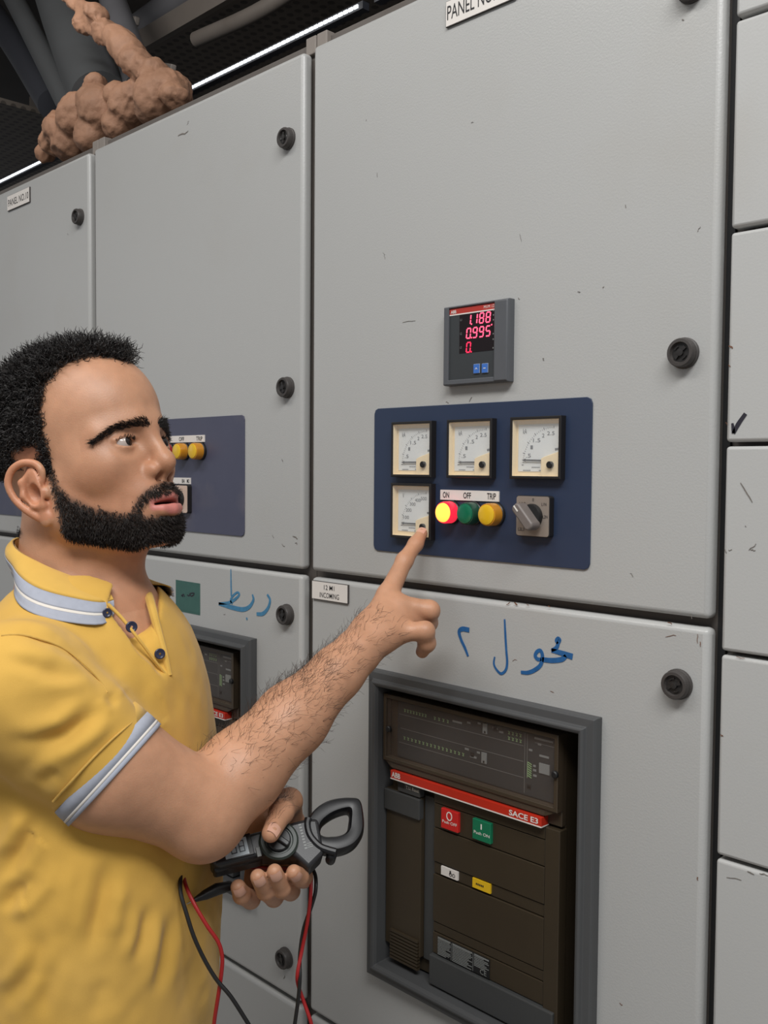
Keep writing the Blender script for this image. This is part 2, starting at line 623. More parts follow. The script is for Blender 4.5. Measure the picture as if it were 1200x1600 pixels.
marks(doors_up[1], [(278, 212, 14, -5, .004), (290, 207, 5, -2, .002), (293, 195, 2, -6, .001), (458, 838, 7, 4, .003), (461, 848, 3, 2, .002),
                    (440, 850, 4, 4, .0015), (425, 836, 3, 5, .001), (440, 718, 2, 3, .001), (105, 365, 1, 2, .001)])
marks(doors_up[0], [(572, 186, 0.5, 3, .0008), (589, 270, 0.5, 7, .0007), (736, 192, 3, -1, .001), (733, 628, 5, -8, .0016), (697, 628, 4, 2, .0012), (628, 504, 20, -3, .0010),
                    (810, 465, 1, 3, .0012), (848, 560, 2, 3, .0016), (1090, 362, 4, -8, .0010), (977, 320, 0.5, 5, .001), (985, 895, 4, 6, .001), (903, 455, 3, 2, .0014), (942, 450, 2, -2, .001),
                    (1066, 30, 3, 2, .002), (1077, 960, 4, 8, .0015), (812, 365, 3, 14, .0006), (600, 395, 1, 10, .0006)])
marks(doors_low[0], [(803, 941, 6, 4, .0035), (822, 944, 4, 3, .0015), (856, 947, 4, 1, .002), (792, 944, 5, -3, .002), (1089, 1005, 1, -14, .001), (1094, 1002, 1, 8, .0014), (1040, 995, 16, -3, .001),
                     (1043, 972, 6, 3, .002), (1089, 1370, 1, 6, .0018), (860, 1080, 5, 2, .001), (800, 1032, 7, -1, .0008), (968, 1568, 5, 3, .0014)], 'rust', 'rust_chips')
marks(drawers[3], [(1157, 755, 18, 30, .0022), (1170, 860, 12, -10, .0014), (1172, 858, 8, 3, .0016), (1131, 857, 3, 8, .0012), (1138, 860, 6, -1, .001), (1164, 822, 2, 1, .001)])
marks(drawers[2], [(1139, 541, 6, 3, .0028), (1138, 570, 3, 4, .0016), (1134, 660, 3, 4, .001)], 'rust', 'rust_chips')
marks(drawers[5], [(1168, 1362, 9, 5, .0022), (1135, 1371, 24, 4, .0012), (1186, 1365, 14, 4, .0016)])
marks(drawers[4], [(1126, 1148, 4, 3, .0018), (1150, 1026, 14, 3, .0012)], 'rust', 'rust_chips')
marks(doors_low[1], [(443, 1530, 2, -5, .003), (349, 960, 3, 1, .001)])


# ------------------------------------------------------------------ name plates
def name_plate(x0, x1, z0, z1, lines, label, th=0.003, y=0.0):
    r = empty('name_plate', ((x0 + x1) / 2, y, z0), label, 'name plate', 'engraved plates on the cabinet doors')
    cx = (x0 + x1) / 2
    w, h = x1 - x0, z1 - z0
    MB().box(-w / 2, w / 2, -th, 0, 0, h).build('backing', 'plate_edge', r)
    MB().box(-w / 2 + 0.0006, w / 2 - 0.0006, -th - 0.0004, -th, 0.0006, h - 0.0006).build('face', 'label_white', r)
    mb = MB()
    for t, a0, a1, b0, b1 in lines:
        mb.add(*text_mesh(t, -w / 2 + a0 * w, -w / 2 + a1 * w, b0 * h, b1 * h, -th - 0.0006, 0.004))
    mb.build('lettering', 'print_black', r)
    return r


name_plate(-1.0668, -0.9897, 1.4102, 1.4368, [('12 M1', 0.35, 0.64, 0.58, 0.84), ('INCOMING', 0.23, 0.77, 0.14, 0.42)],
           'white 12 M1 INCOMING plate on the lower door beside the pointing hand')
name_plate(-0.8163, -0.7080, 2.1487, 2.1800, [('PANEL NO.', 0.025, 0.72, 0.24, 0.80)],
           'white PANEL NO plate cut off by the top edge of the picture')
name_plate(-2.0935, -1.9850, 2.1560, 2.1876, [('PANEL NO.10', 0.05, 0.965, 0.26, 0.72)],
           'small white PANEL NO.10 plate on the leftmost cabinet door')
# green tape sticker
q = crop(180, 620, 3.75, -0.0004)
x0, z1 = q(355, 1072)
x1, z0 = q(497, 1280)
r = empty('tape_sticker', ((x0 + x1) / 2, -0.0001, z0), 'dark green tape sticker with handwriting beside the blue marker word', 'sticker')
MB().box(-(x1 - x0) / 2, (x1 - x0) / 2, -0.0004, 0, 0, z1 - z0).build('tape', 'green_tape', r)
MB().box(-(x1 - x0) / 2 + 0.002, (x1 - x0) / 2, -0.0007, -0.0004, 0.003, (z1 - z0) * 0.93).build('tape_layer', 'green_tape', r)
mb = MB()
for pts in ([(390, 1165), (402, 1158), (408, 1172)], [(392, 1166), (400, 1170)], [(424, 1160), (432, 1166), (440, 1162), (450, 1168), (464, 1158)], [(436, 1156), (452, 1150), (466, 1152)]):
    xy = [q(u, v) for u, v in (spline(pts, 4) if len(pts) > 2 else pts)]
    mb.ribbon([(a - (x0 + x1) / 2, b - z0) for a, b in xy], 0.0022, -0.0010, 0.0002)
mb.build('handwriting', 'marker_black', r)


# ------------------------------------------------------------------ blue instrument plates
def blue_plate(x0, x1, z0, z1, material, label):
    r = 0.007
    pts = [(x0 + r, z0), (x1 - r, z0), (x1 - r * 0.3, z0 + r * 0.3), (x1, z0 + r), (x1, z1 - r), (x1 - r * 0.3, z1 - r * 0.3), (x1 - r, z1),
           (x0 + r, z1), (x0 + r * 0.3, z1 - r * 0.3), (x0, z1 - r), (x0, z0 + r), (x0 + r * 0.3, z0 + r * 0.3)]
    o = MB().prism([(a - x0, b - z0) for a, b in pts], -0.002, 0.0).build('instrument_plate', material, None, bevel=0.0005)
    o.location = (x0, 0, z0)
    return tag(o, label, 'plate', 'blue instrument plates')


blue_plate(-0.9397, -0.5950, 1.4893, 1.6815, 'blue_plate', 'clean dark blue instrument plate holding the four analogue meters')
blue_plate(-1.5790, -1.2337, 1.4915, 1.6835, 'blue_plate_dusty', 'dusty blue instrument plate just right of the man\'s face')
blue_plate(-2.2195, -1.8742, 1.4915, 1.6835, 'blue_plate_dusty', 'blue instrument plate mostly hidden behind the man\'s ear at left edge')

# ------------------------------------------------------------------ analogue meters
MW = 0.072


def needle_meter(name, cx, cz, volts, label, group=None, needle=None):
    r = empty(name, (cx, -0.002, cz - MW / 2), label, 'meter', group)
    h = MW / 2
    zc = h
    # local: centre (0, zc)
    mb = MB()
    loft_frame(mb, -h, h, zc - h, zc + h, [(0.0, 0.0), (0.0, -0.0090), (0.0008, -0.0098), (0.0028, -0.0098), (0.0034, -0.0090), (0.0034, -0.0005)])
    mb.build('bezel', 'black_plastic', r)
    i = h - 0.0034
    inner = MB()
    loft_frame(inner, -i, i, zc - i, zc + i, [(0.0, -0.0086), (0.0010, -0.0012), (0.0010, -0.0002)])
    inner.build('dial_surround', 'cream_plastic', r)
    MB().box(-i, i, -0.0012, -0.0002, zc - i, zc + i).build('dial_back', 'cream_plastic', r)
    MB().box(-i + 0.0036, i - 0.0004, -0.0018, -0.0012, zc - i + 0.0052, zc + i - 0.0052).build('dial', 'dial_white', r)
    # scale
    W = 2 * i
    P = lambda u, v: (-i + u * W, zc + i - v * W)
    px_, pz_ = P(0.80, 0.78)
    mb = MB()
    ys = -0.0021
    a_from, a_to = 182, 88
    nt = 25
    for k in range(nt + 1):
        a = math.radians(a_from + (a_to - a_from) * k / nt)
        r0, r1 = 0.62 * W, (0.665 if k % 5 == 0 else 0.645) * W
        c_, s_ = math.cos(a), math.sin(a)
        p0, p1 = (px_ + r0 * c_, pz_ + r0 * s_), (px_ + r1 * c_, pz_ + r1 * s_)
        if p1[0] < -i + 0.0055 or p1[1] > zc + i - 0.006:
            p1 = ((p0[0] + p1[0]) / 2, (p0[1] + p1[1]) / 2)
        mb.ribbon([p0, p1], 0.0007 if k % 5 == 0 else 0.00035, ys, 0.0002)
    nums = (['100', '200', '300', '400', '500'] if volts else ['.5', '1', '1.5', '2', '2.5'])
    for k, t in enumerate(nums):
        a = math.radians(a_from + (a_to - a_from) * (k + 1) / 5.35)
        rr = 0.535 * W
        x, z = px_ + rr * math.cos(a), pz_ + rr * math.sin(a)
        w = 0.0017 * len(t)
        mb.add(*text_mesh(t, x - w, x + w, z - 0.0022, z + 0.0022, ys))
    x, z = P(0.20, 0.20)
    t = 'V' if volts else 'kA'
    mb.add(*text_mesh(t, x - 0.0014 * len(t), x + 0.0014 * len(t), z - 0.003, z + 0.003, ys))
    x, z = P(0.93, 0.53)
    mb.ribbon([(x - 0.005, z), (x + 0.003, z + 0.001)], 0.0026, ys, 0.0002)
    for (u0, u1, v) in ((0.36, 0.54, 0.845), (0.17, 0.34, 0.90), (0.52, 0.60, 0.90)):
        xa, za = P(u0, v)
        xb, _ = P(u1, v)
        n = max(2, int((xb - xa) / 0.0016))
        for k in range(n):
            mb.ribbon([(xa + (xb - xa) * k / n, za), (xa + (xb - xa) * (k + 0.6) / n, za)], 0.0011, ys, 0.0002)
    mb.build('scale_print', 'print_grey', r)
    # needle
    nz = needle or 0.755
    xa, za = P(0.155, nz)
    xb, zb = P(0.66, 0.755 if not needle else needle + 0.012)
    mb = MB()
    mb.prism([(xa, za), (xa + 0.006, za - 0.0017), (xa + 0.0052, za - 0.0008), (xb, zb - 0.0010), (xb, zb + 0.0010), (xa + 0.0052, za + 0.0008), (xa + 0.006, za + 0.0017)][::-1], -0.0040, -0.0034)
    mb.build('needle', 'needle_black', r)
    # cover over the movement with its zero screw
    pts = [P(0.60, 1.0), P(1.0, 1.0), P(1.0, 0.56), P(0.86, 0.60), P(0.66, 0.66), P(0.60, 0.69)]
    MB().prism(pts, -0.0062, -0.0014).build('movement_cover', 'cream_plastic', r, bevel=0.0008)
    x, z = P(0.82, 0.80)
    zs_ = MB().lathe([(0.0040, -0.0060), (0.0040, -0.0100), (0.0034, -0.0106), (0.0004, -0.0106)], x, z, 20)
    zs_.build('zero_screw', 'soft_black', r, smooth='auto')
    MB().box(-i, i, -0.0090, -0.0087, zc - i, zc + i).build('glass_pane', 'clear_glass', r)
    return r


q = crop(0, 0, 1, -0.0115)
A = {}
a1 = [q(615.25, 664.2), q(668.75, 741.8)]
a2 = [q(560 + 425 / 3, 440 + 663 / 3), q(560 + 610 / 3, 440 + 908 / 3)]
a3 = [q(800.8, 656.5), q(871, 743.7)]
vm = [q(560 + 161 / 3, 440 + 958 / 3), q(560 + 327 / 3, 440 + 1197 / 3)]
gz = (a1[0][1] + a1[1][1] + a3[0][1] + a3[1][1]) / 4
G = 'kiloampere meters in the top row of the blue plate'
needle_meter('ammeter', (a1[0][0] + a1[1][0]) / 2, gz, False, 'square black-framed ammeter, leftmost of the top row, above the voltmeter', G)
needle_meter('ammeter', (a2[0][0] + a2[1][0]) / 2, gz, False, 'square black-framed ammeter in the middle of the top row', G)
needle_meter('ammeter', (a3[0][0] + a3[1][0]) / 2, gz, False, 'square black-framed ammeter at right of the top row, above the rotary switch', G, 0.715)
VMX = (a1[0][0] + a1[1][0]) / 2
VMZ = (vm[0][1] + vm[1][1]) / 2
needle_meter('voltmeter', VMX, VMZ, True, 'square black-framed voltmeter marked V touched by the pointing finger')


# ------------------------------------------------------------------ pilot lamps
def pilot_lamp(x, z, rim, front, label, group, y=-0.002, sc=1.0):
    r = empty('pilot_lamp', (x, y, z), label, 'lamp', group)
    R = 0.0140 * sc
    MB().lathe([(R * 1.06, 0.0), (R * 1.06, -0.004), (R * 1.0, -0.0048), (R * 0.93, -0.0048)], 0, 0, 32).build('collar', 'black_plastic', r, smooth='auto')
    MB().lathe([(R * 0.985, -0.0045), (R * 0.985, -0.0150), (R * 0.94, -0.0178), (R * 0.80, -0.0182)], 0, 0, 32).build('lens', rim, r, smooth='auto')
    MB().lathe([(R * 0.86, -0.0178), (R * 0.84, -0.0192), (R * 0.70, -0.0200), (R * 0.35, -0.0204), (0.0004, -0.0205)], 0, 0, 32).build('lens_face', front, r, smooth='auto')
    return r


q = crop(600, 740, 4.286, -0.0220)
G = 'pilot lamps under the ON OFF TRIP strip of the clean blue plate'
lx0, lz0 = q(388, 263)
lx1, lz1 = q(535, 265)
lx2, lz2 = q(679, 278)
lzm = (lz0 + lz1 + lz2) / 3
pilot_lamp(lx0, lzm, 'lens_red_rim', 'lens_red_lit', 'brightly lit red pilot lamp under the word ON', G)
pilot_lamp(lx1, lzm, 'lens_green_rim', 'lens_green', 'unlit green pilot lamp under the word OFF', G)
pilot_lamp(lx2, lzm, 'lens_yellow_rim', 'lens_yellow', 'yellow pilot lamp under TRIP, left of the rotary switch', G)


def legend_strip(x0, x1, z0, z1, label, words):
    r = empty('legend_strip', (x0, -0.002, z0), label, 'label strip')
    w, h = x1 - x0, z1 - z0
    MB().box(0, w, -0.0016, 0, 0, h).build('strip', 'label_white', r)
    mb = MB()
    for t, a, b in words:
        mb.add(*text_mesh(t, a * w, b * w, h * 0.20, h * 0.80, -0.0019, 0.012))
    mb.build('lettering', 'print_black', r)
    return r


q = crop(600, 740, 4.286, -0.0036)
x0, z1 = q(377, 128)
x1, z0 = q(768, 192)
legend_strip(x0, x1, z0 + 0.0006, z0 + 0.0132, 'white ON OFF TRIP strip above the lit red lamp', [('ON', 0.05, 0.16), ('OFF', 0.41, 0.54), ('TRIP', 0.81, 0.955)])


def rotary_switch(x, z, size, plate, label, lever_angle, texts=True):
    r = empty('rotary_switch', (x, -0.002, z - size / 2), label, 'switch', 'rotary selector switches')
    h = size / 2
    MB().prism(rrect(-h, h, 0, size, 0.003), -0.0085, 0.0).build('housing', 'black_plastic', r, bevel=0.0006)
    MB().prism(rrect(-h + 0.0008, h - 0.0008, 0.0008, size - 0.0008, 0.003), -0.0092, -0.0085).build('face_plate', plate, r)
    MB().lathe([(0.0145, -0.0090), (0.0145, -0.0120), (0.0135, -0.0150), (0.0004, -0.0152)], 0, h, 30).build('dial', 'soft_black', r, smooth='auto')
    c_, s_ = math.cos(lever_angle), math.sin(lever_angle)
    pts = [(-0.0175, -0.0030), (-0.0150, -0.0062), (0.0150, -0.0062), (0.0182, -0.0030), (0.0182, 0.0030), (0.0150, 0.0062), (-0.0150, 0.0062), (-0.0175, 0.0030)]
    lv = MB().prism([(c_ * a - s_ * b, h + s_ * a + c_ * b) for a, b in pts], -0.0300, -0.0125).build('lever', 'switch_lever', r, bevel=0.0022, seg=3, smooth='auto')
    MB().prism([(c_ * a - s_ * b, h + s_ * a + c_ * b) for a, b in ((-0.0165, -0.0008), (-0.008, -0.0008), (-0.008, 0.0008), (-0.0165, 0.0008))], -0.0304, -0.0299).build('pointer_mark', 'print_white', r)
    if texts:
        mb = MB()
        for t, u, v in (('0', 0.52, 0.90), ('L1L2', 0.20, 0.80), ('L2L3', 0.17, 0.17), ('L1N', 0.84, 0.80), ('L2N', 0.88, 0.50)):
            mb.add(*text_mesh(t, -h + u * size - 0.0011 * len(t), -h + u * size + 0.0011 * len(t), v * size - 0.0018, v * size + 0.0018, -0.0095, 0.0))
        mb.build('lettering', 'print_black', r)
    return r


q = crop(600, 740, 4.286, -0.011)
x0, z1 = q(888, 150)
x1, z0 = q(1103, 425)
rotary_switch((x0 + x1) / 2, (z0 + z1) / 2, 0.0475, 'switch_plate', 'square bronze rotary switch with grey lever, right of the yellow trip lamp', math.radians(-48))

# ---- the dusty plate behind the face
q = crop(180, 620, 3.75, -0.0200)
G = 'pilot lamps on the dusty blue plate'
px0 = q(360, 318)[0]
px1 = q(453, 318)[0]
pz = q(453, 318)[1]
step = px1 - px0
pilot_lamp(px1, pz, 'lens_yellow_rim', 'lens_yellow', 'yellow pilot lamp right of its twin, just beside the man\'s nose', G)
pilot_lamp(px0, pz, 'lens_yellow_rim', 'lens_yellow', 'yellow pilot lamp nearest the tip of the man\'s nose', G)
pilot_lamp(px0 - step, pz, 'lens_red_off', 'lens_red_off', 'dark red pilot lamp half hidden by the man\'s nose', G)
q = crop(180, 620, 3.75, -0.0036)
x0, z1 = q(278, 230)
x1, z0 = q(522, 264)
legend_strip(x1 - (x1 - x0) * 1.02, x1, z0, z0 + 0.0115, 'narrow white legend strip above the yellow lamps near the nose', [('ON', 0.06, 0.16), ('OFF', 0.42, 0.54), ('TRIP', 0.82, 0.96)])
q = crop(180, 620, 3.75, -0.011)
sx1, sz1 = q(424, 522)
_, sz0 = q(424, 680)
rotary_switch(sx1 - 0.0245, (sz0 + sz1) / 2, 0.0475, 'switch_plate_pink', 'rotary switch with pale plate partly hidden behind the man\'s lips', math.radians(80), False)
q = crop(180, 620, 3.75, -0.0036)
x1, z1 = q(440, 475)
_, z0 = q(440, 512)
legend_strip(x1 - 0.055, x1, z0, z1, 'small white legend tag above the switch behind the man\'s lips', [('BA', 0.55, 0.70), ('M2', 0.82, 0.95)])
# ---- the plate at the left edge
dxx = -PITCH
pilot_lamp(px0 + dxx + 0.012, pz - 0.055, 'lens_red_rim', 'lens_red_rim', 'small glowing red lamp behind the man\'s ear at the left edge', 'pilot lamps at the left edge')
rotary_switch(-1.9905, 1.5340, 0.040, 'switch_plate_pink', 'pale switch at the left edge below the man\'s ear', math.radians(80), False)

# ------------------------------------------------------------------ digital power meter
yD = -0.012
q = crop(680, 450, 1200 / 130, yD)
x0, z1 = q(118, 275)
xr, zr = q(1050, 140)
x1, z0 = q(1040, 1365)
zt = (z1 + zr) / 2
zb = (q(112, 1395)[1] + z0) / 2
dm = empty('digital_meter', ((x0 + x1) / 2, 0, zb), 'dark grey square digital meter with three rows of glowing red digits', 'meter')
W, H = x1 - x0, zt - zb
ox, oz = (x0 + x1) / 2, zb
L = lambda u, v, y=yD: tuple(np.array(crop(680, 450, 1200 / 130, y)(u, v)) - (ox, oz))
mb = MB()
# bezel: frame with a broad right cheek that slopes back
fx0, fx1 = -W / 2, W / 2
v = []
prof = [(0.0, 0.0), (0.0, -0.0085), (0.0008, -0.0118), (0.0026, -0.0120), (0.0030, -0.0100), (0.0030, -0.008)]
loft_frame(mb, fx0, fx1, 0, H, prof)
mb.build('bezel', 'meter_grey', dm, bevel=0.0008)
xa, za = L(205, 385)
xb, _ = L(855, 290)
ci = 0.0086
MB().box(fx0 + 0.004, fx1 - 0.004, -0.0098, -0.004, 0.004, H - 0.004).build('face', 'meter_face', dm)
# broad cheeks
MB().box(fx0 + 0.0012, fx0 + 0.0088, -0.0120, -0.009, 0.0012, H - 0.0012).build('side_cheek', 'meter_grey', dm, bevel=0.0006)
MB().box(fx0 + 0.0012, fx1 - 0.0012, -0.0119, -0.009, 0.0012, 0.0066).build('bottom_lip', 'meter_grey', dm, bevel=0.0006)
MB().prism([(fx1 - 0.0210, 0.0010), (fx1 - 0.0006, 0.0010), (fx1 - 0.0006, H - 0.0010), (fx1 - 0.0210, H - 0.0010)], -0.0128, -0.009).build('side_cheek', 'meter_grey', dm, bevel=0.0035, seg=4, smooth='auto')
rx1 = fx1 - 0.0216
rx0 = fx0 + 0.0090
rtop = H - 0.0032
MB().box(rx0, rx1, -0.0102, -0.0098, rtop - 0.0072, rtop - 0.0004).build('brand_bar', 'meter_red', dm)
MB().box(rx0, rx1, -0.0103, -0.0098, rtop - 0.0086, rtop - 0.0072).build('brand_line', 'label_white', dm)
mb = MB()
mb.add(*text_mesh('ABB', rx0 + 0.0022, rx0 + 0.0112, rtop - 0.0062, rtop - 0.0022, -0.0106, 0.02))
mb.add(*text_mesh('M1M 12', rx1 - 0.0165, rx1 - 0.0005, rtop - 0.0054, rtop - 0.0018, -0.0106))
mb.build('brand_lettering', 'label_white', dm)
dx0, dz1 = L(352, 385, -0.0102)
dx1, dz0 = rx1, L(352, 945, -0.0102)[1]
dz1 = rtop - 0.0090
MB().box(dx0, dx1, -0.0102, -0.0098, dz0, dz1).build('display', 'display_black', dm)
SEG = {'0': 'abcdef', '1': 'bc', '8': 'abcdefg', '9': 'abcdfg', '5': 'acdfg'}


def seven_seg(mb, ch, cx, cz, w, h, sl=0.10, t=0.0015, y=-0.0106):
    pts = {'a': ((-1, 1), (1, 1)), 'b': ((1, 1), (1, 0)), 'c': ((1, 0), (1, -1)), 'd': ((-1, -1), (1, -1)), 'e': ((-1, -1), (-1, 0)), 'f': ((-1, 0), (-1, 1)), 'g': ((-1, 0), (1, 0))}
    for s_ in SEG[ch]:
        (a, b), (c_, d) = pts[s_]
        pa = np.array([cx + a * w / 2 + b * h / 2 * sl, cz + b * h / 2])
        pb = np.array([cx + c_ * w / 2 + d * h / 2 * sl, cz + d * h / 2])
        g = (pb - pa) * 0.10
        mb.ribbon([pa + g, pb - g], t, y, 0.0003)


rows = [(('1', 488, 452, True), ('1', 580, 445, False), ('8', 660, 430, False), ('8', 752, 412, False)),
        (('0', 460, 655, True), ('9', 560, 637, False), ('9', 658, 628, False), ('5', 748, 618, False)),
        (('0', 460, 855, True),)]
dh = 0.0118
pitch = (L(752, 412)[0] - L(488, 452)[0]) / 3.0
xlast = L(752, 412)[0]
for k, row in enumerate(rows):
    mb = MB()
    zc = np.mean([L(u, v)[1] for _, u, v, _ in row])
    for ch, u, v, dot in row:
        n = {488: 0, 580: 1, 660: 2, 752: 3, 460: 0, 560: 1, 658: 2, 748: 3}[u]
        cx = xlast - (3 - n) * pitch * 1.06
        seven_seg(mb, ch, cx, zc, 0.0060, dh)
        if dot:
            mb.box(cx + 0.0036, cx + 0.0052, -0.0106, -0.0103, zc - dh / 2 - 0.0006, zc - dh / 2 + 0.0010)
    mb.build('digit_row', 'led_red' if k < 2 else 'led_dim', dm)
mb = MB().box(xlast + 0.0046, xlast + 0.0062, -0.0106, -0.0103, L(805, 525)[1] - 0.0008, L(805, 525)[1] + 0.0008)
mb.build('indicator_dot', 'led_red', dm)
mb = MB()
for k, t in enumerate(('L1', 'L2', 'L3')):
    zc = L(375, (455, 655, 855)[k])[1]
    mb.add(*text_mesh(t, dx0 + 0.0014, dx0 + 0.0040, zc - 0.0013, zc + 0.0013, -0.0104))
for v_ in (320, 385, 455, 655, 735, 860):
    zc = L(835, v_)[1]
    mb.box(dx1 - 0.0024, dx1 - 0.0010, -0.0105, -0.0103, zc - 0.0008, zc + 0.0008)
mb.build('phase_print', 'legend_grey', dm)
for k, (u, v_) in enumerate(((588, 1163), (708, 1155))):
    cx, cz = L(u, v_)
    b = MB().box(cx - 0.0050, cx + 0.0050, -0.0112, -0.0098, cz - 0.0059, cz + 0.0059).build('push_button', 'button_rim', dm, bevel=0.0006)
    MB().box(cx - 0.0044, cx + 0.0044, -0.0115, -0.0110, cz - 0.0053, cz + 0.0053).build('button_cap', 'button_blue', b)
    mk = MB()
    if k == 0:
        mk.ribbon([(cx - 0.0016, cz - 0.0008), (cx, cz + 0.001), (cx + 0.0016, cz - 0.0008)], 0.0007, -0.0118, 0.0002)
    else:
        mk.ribbon([(cx - 0.0018, cz), (cx + 0.0018, cz)], 0.0008, -0.0118, 0.0002)
    mk.build('button_mark', 'print_white', b)

# ------------------------------------------------------------------ circuit breakers
yF = -0.014
FX0, FX1 = -0.9478, -0.5860
q = crop(0, 0, 1, yF)
FZ1 = np.mean([q(575, 1049)[1], q(929, 1120)[1]])
FZ0 = q(570, 1519)[1]
FX0, FX1 = q(575, 1049)[0], q(930, 1120)[0]
br = empty('circuit_breaker', (FX0, 0, FZ0), 'dark brown SACE E3 circuit breaker framed in the door under the blue marker writing', 'circuit breaker', 'circuit breakers in the lower doors')
W, H = FX1 - FX0, FZ1 - FZ0
mb = MB()
loft_frame(mb, 0, W, 0, H, [(0.0, 0.0), (0.0, yF + 0.003), (0.0015, yF), (0.0105, yF - 0.001), (0.0125, yF - 0.005), (0.0150, yF - 0.006),
                            (0.0185, yF - 0.0045), (0.0205, yF), (0.0225, 0.008), (0.0225, 0.05)])
mb.build('door_flange', 'flange_plastic', br, bevel=0.0007)
yB = 0.000
yC = -0.006
TO = lambda q, u, v: tuple(np.array(q(u, v)) - (FX0, FZ0))
qa = crop(550, 1030, 3, yB)
qb = crop(550, 1300, 3, yB)
A5 = lambda u, v: TO(qa, u, v)
B5 = lambda u, v: TO(qb, u, v)
C5 = lambda u, v: TO(crop(550, 1030, 3, yC), u, v)
MB().box(0.0225, W - 0.0225, 0.048, 0.05, 0.0225, H - 0.0225).build('recess_back', 'breaker_inside', br)
bx0, bz1 = A5(165, 160)
bx1, _ = A5(985, 345)
bz1 = (bz1 + A5(985, 345)[1]) / 2
bz0 = 0.0265
# carcass behind everything
MB().box(bx0 + 0.001, bx1 - 0.001, 0.012, 0.045, bz0, bz1 - 0.002).build('breaker_body', 'breaker_brown', br)
# front mouldings
zl = A5(155, 595)[1]
xs_bar0, xs_bar1 = B5(322, 300)[0], B5(378, 300)[0]
xr_col = B5(903, 300)[0]
z_mid = A5(325, 640)[1]
MB().box(bx0, xs_bar0 - 0.0006, 0.000, 0.014, bz0 + 0.022, zl).build('left_panel', 'breaker_brown', br, bevel=0.001)
MB().box(xs_bar0, xs_bar1, 0.006, 0.014, bz0 + 0.020, z_mid).build('charging_lever', 'breaker_grey', br, bevel=0.0015)
gx0, gz1 = A5(152, 597)
gx1, gz0 = A5(324, 755)
MB().box(bx0 - 0.001, gx1, -0.004, 0.006, gz0, gz1).build('left_tab', 'breaker_grey', br, bevel=0.0015)
# stacked front strips of the operating mechanism
lines = []
zA = A5(640, 700)[1]
z1_ = np.mean([A5(390, 785)[1], A5(900, 945 - 80)[1]]) if False else None
zl1 = B5(640, 70)[1]
zl2 = np.mean([B5(388, 145)[1], B5(898, 335)[1]])
zl3 = np.mean([B5(388, 200)[1], B5(898, 398)[1]])
zl4 = np.mean([B5(388, 430)[1], B5(890, 640)[1]])
zl5 = B5(890, 702)[1]
zl6 = np.mean([B5(375, 575)[1], B5(895, 805)[1]])
zl0 = np.mean([A5(330, 655)[1], A5(895, 842)[1]])
zcov = A5(890, 775)[1]
edges = [zcov + 0.002, zl0, zl1, zl2, zl3, zl4, zl5, zl6]
for k in range(len(edges) - 1):
    off = (0.0, 0.0008, 0.0, 0.0016, 0.0, 0.0010, 0.0004)[k]
    MB().box(xs_bar1 + 0.0008, xr_col - 0.0008, off, 0.014, edges[k + 1] + 0.0006, edges[k] - 0.0006).build('front_strip', 'breaker_brown', br, bevel=0.0007)
MB().box(xr_col, bx1, -0.001, 0.014, bz0 + 0.012, zcov - 0.001).build('right_column', 'breaker_brown', br, bevel=0.001)
zg6 = B5(380, 690)[1]
zgl = zl6 - 0.040
MB().box(xs_bar1 - 0.001, bx1 - 0.004, -0.005, 0.012, zgl, zl6 - 0.0005).build('lower_bar', 'breaker_grey', br, bevel=0.0015)
for k in range(7):
    z = zgl - 0.0012 - k * 0.0046
    if z - 0.0032 > 0.024:
        MB().box(xs_bar1 + 0.004, bx1 - 0.004, -0.004, 0.012, z - 0.0032, z).build('vent_rib', 'breaker_brown', br)
for k in range(9):
    z = bz0 + 0.045 - k * 0.0046
    MB().box(bx0 + 0.012, xs_bar0 - 0.002, -0.0035, 0.002, z - 0.0030, z).build('vent_rib', 'breaker_brown', br)
# trip unit panel under its clear cover
tx0, tz1 = A5(210, 200)
tx1, _ = A5(945, 360)
tz1 = (tz1 + A5(945, 365)[1]) / 2
tz0 = (A5(205, 460)[1] + A5(940, 672)[1]) / 2
MB().box(bx0 + 0.001, bx1 - 0.001, 0.004, 0.014, zcov + 0.002, bz1).build('trip_surround', 'breaker_brown2', br, bevel=0.001)
tu = MB().box(tx0, tx1, 0.0016, 0.006, tz0, tz1).build('trip_unit', 'trip_unit', br, bevel=0.0006)
mb = MB()
yt = 0.0012


def trule(u0, v0, u1, v1, w=0.0007):
    a, b = A5(u0, v0), A5(u1, v1)
    if abs(b[0] - a[0]) > abs(b[1] - a[1]):
        z = (a[1] + b[1]) / 2
        mb.ribbon([(a[0], z), (b[0], z)], w, yt, 0.0002)
    else:
        x = (a[0] + b[0]) / 2
        mb.ribbon([(x, a[1]), (x, b[1])], w, yt, 0.0002)


for l in ((218, 258, 800, 405), (225, 322, 800, 482), (218, 390, 800, 555), (806, 345, 806, 628), (818, 352, 818, 560), (855, 395, 945, 412)):
    trule(*l)
mb.build('trip_rules', 'line_grey', tu)
mb = MB()


def glyphs(u0, v0, u1, v1, n, h=0.0042, w=0.0028):
    a, b = A5(u0, v0), A5(u1, v1)
    z = (a[1] + b[1]) / 2
    for k in range(n):
        x = a[0] + (b[0] - a[0]) * k / max(n - 1, 1)
        mb.ribbon([(x - w / 2, z + h / 2), (x + w * 0.1, z - h * 0.1), (x + w / 2, z + h * 0.42)], 0.0008, yt, 0.0002)
        mb.ribbon([(x - w * 0.45, z - h * 0.35), (x + w * 0.45, z - h * 0.35)], 0.0009, yt, 0.0002)


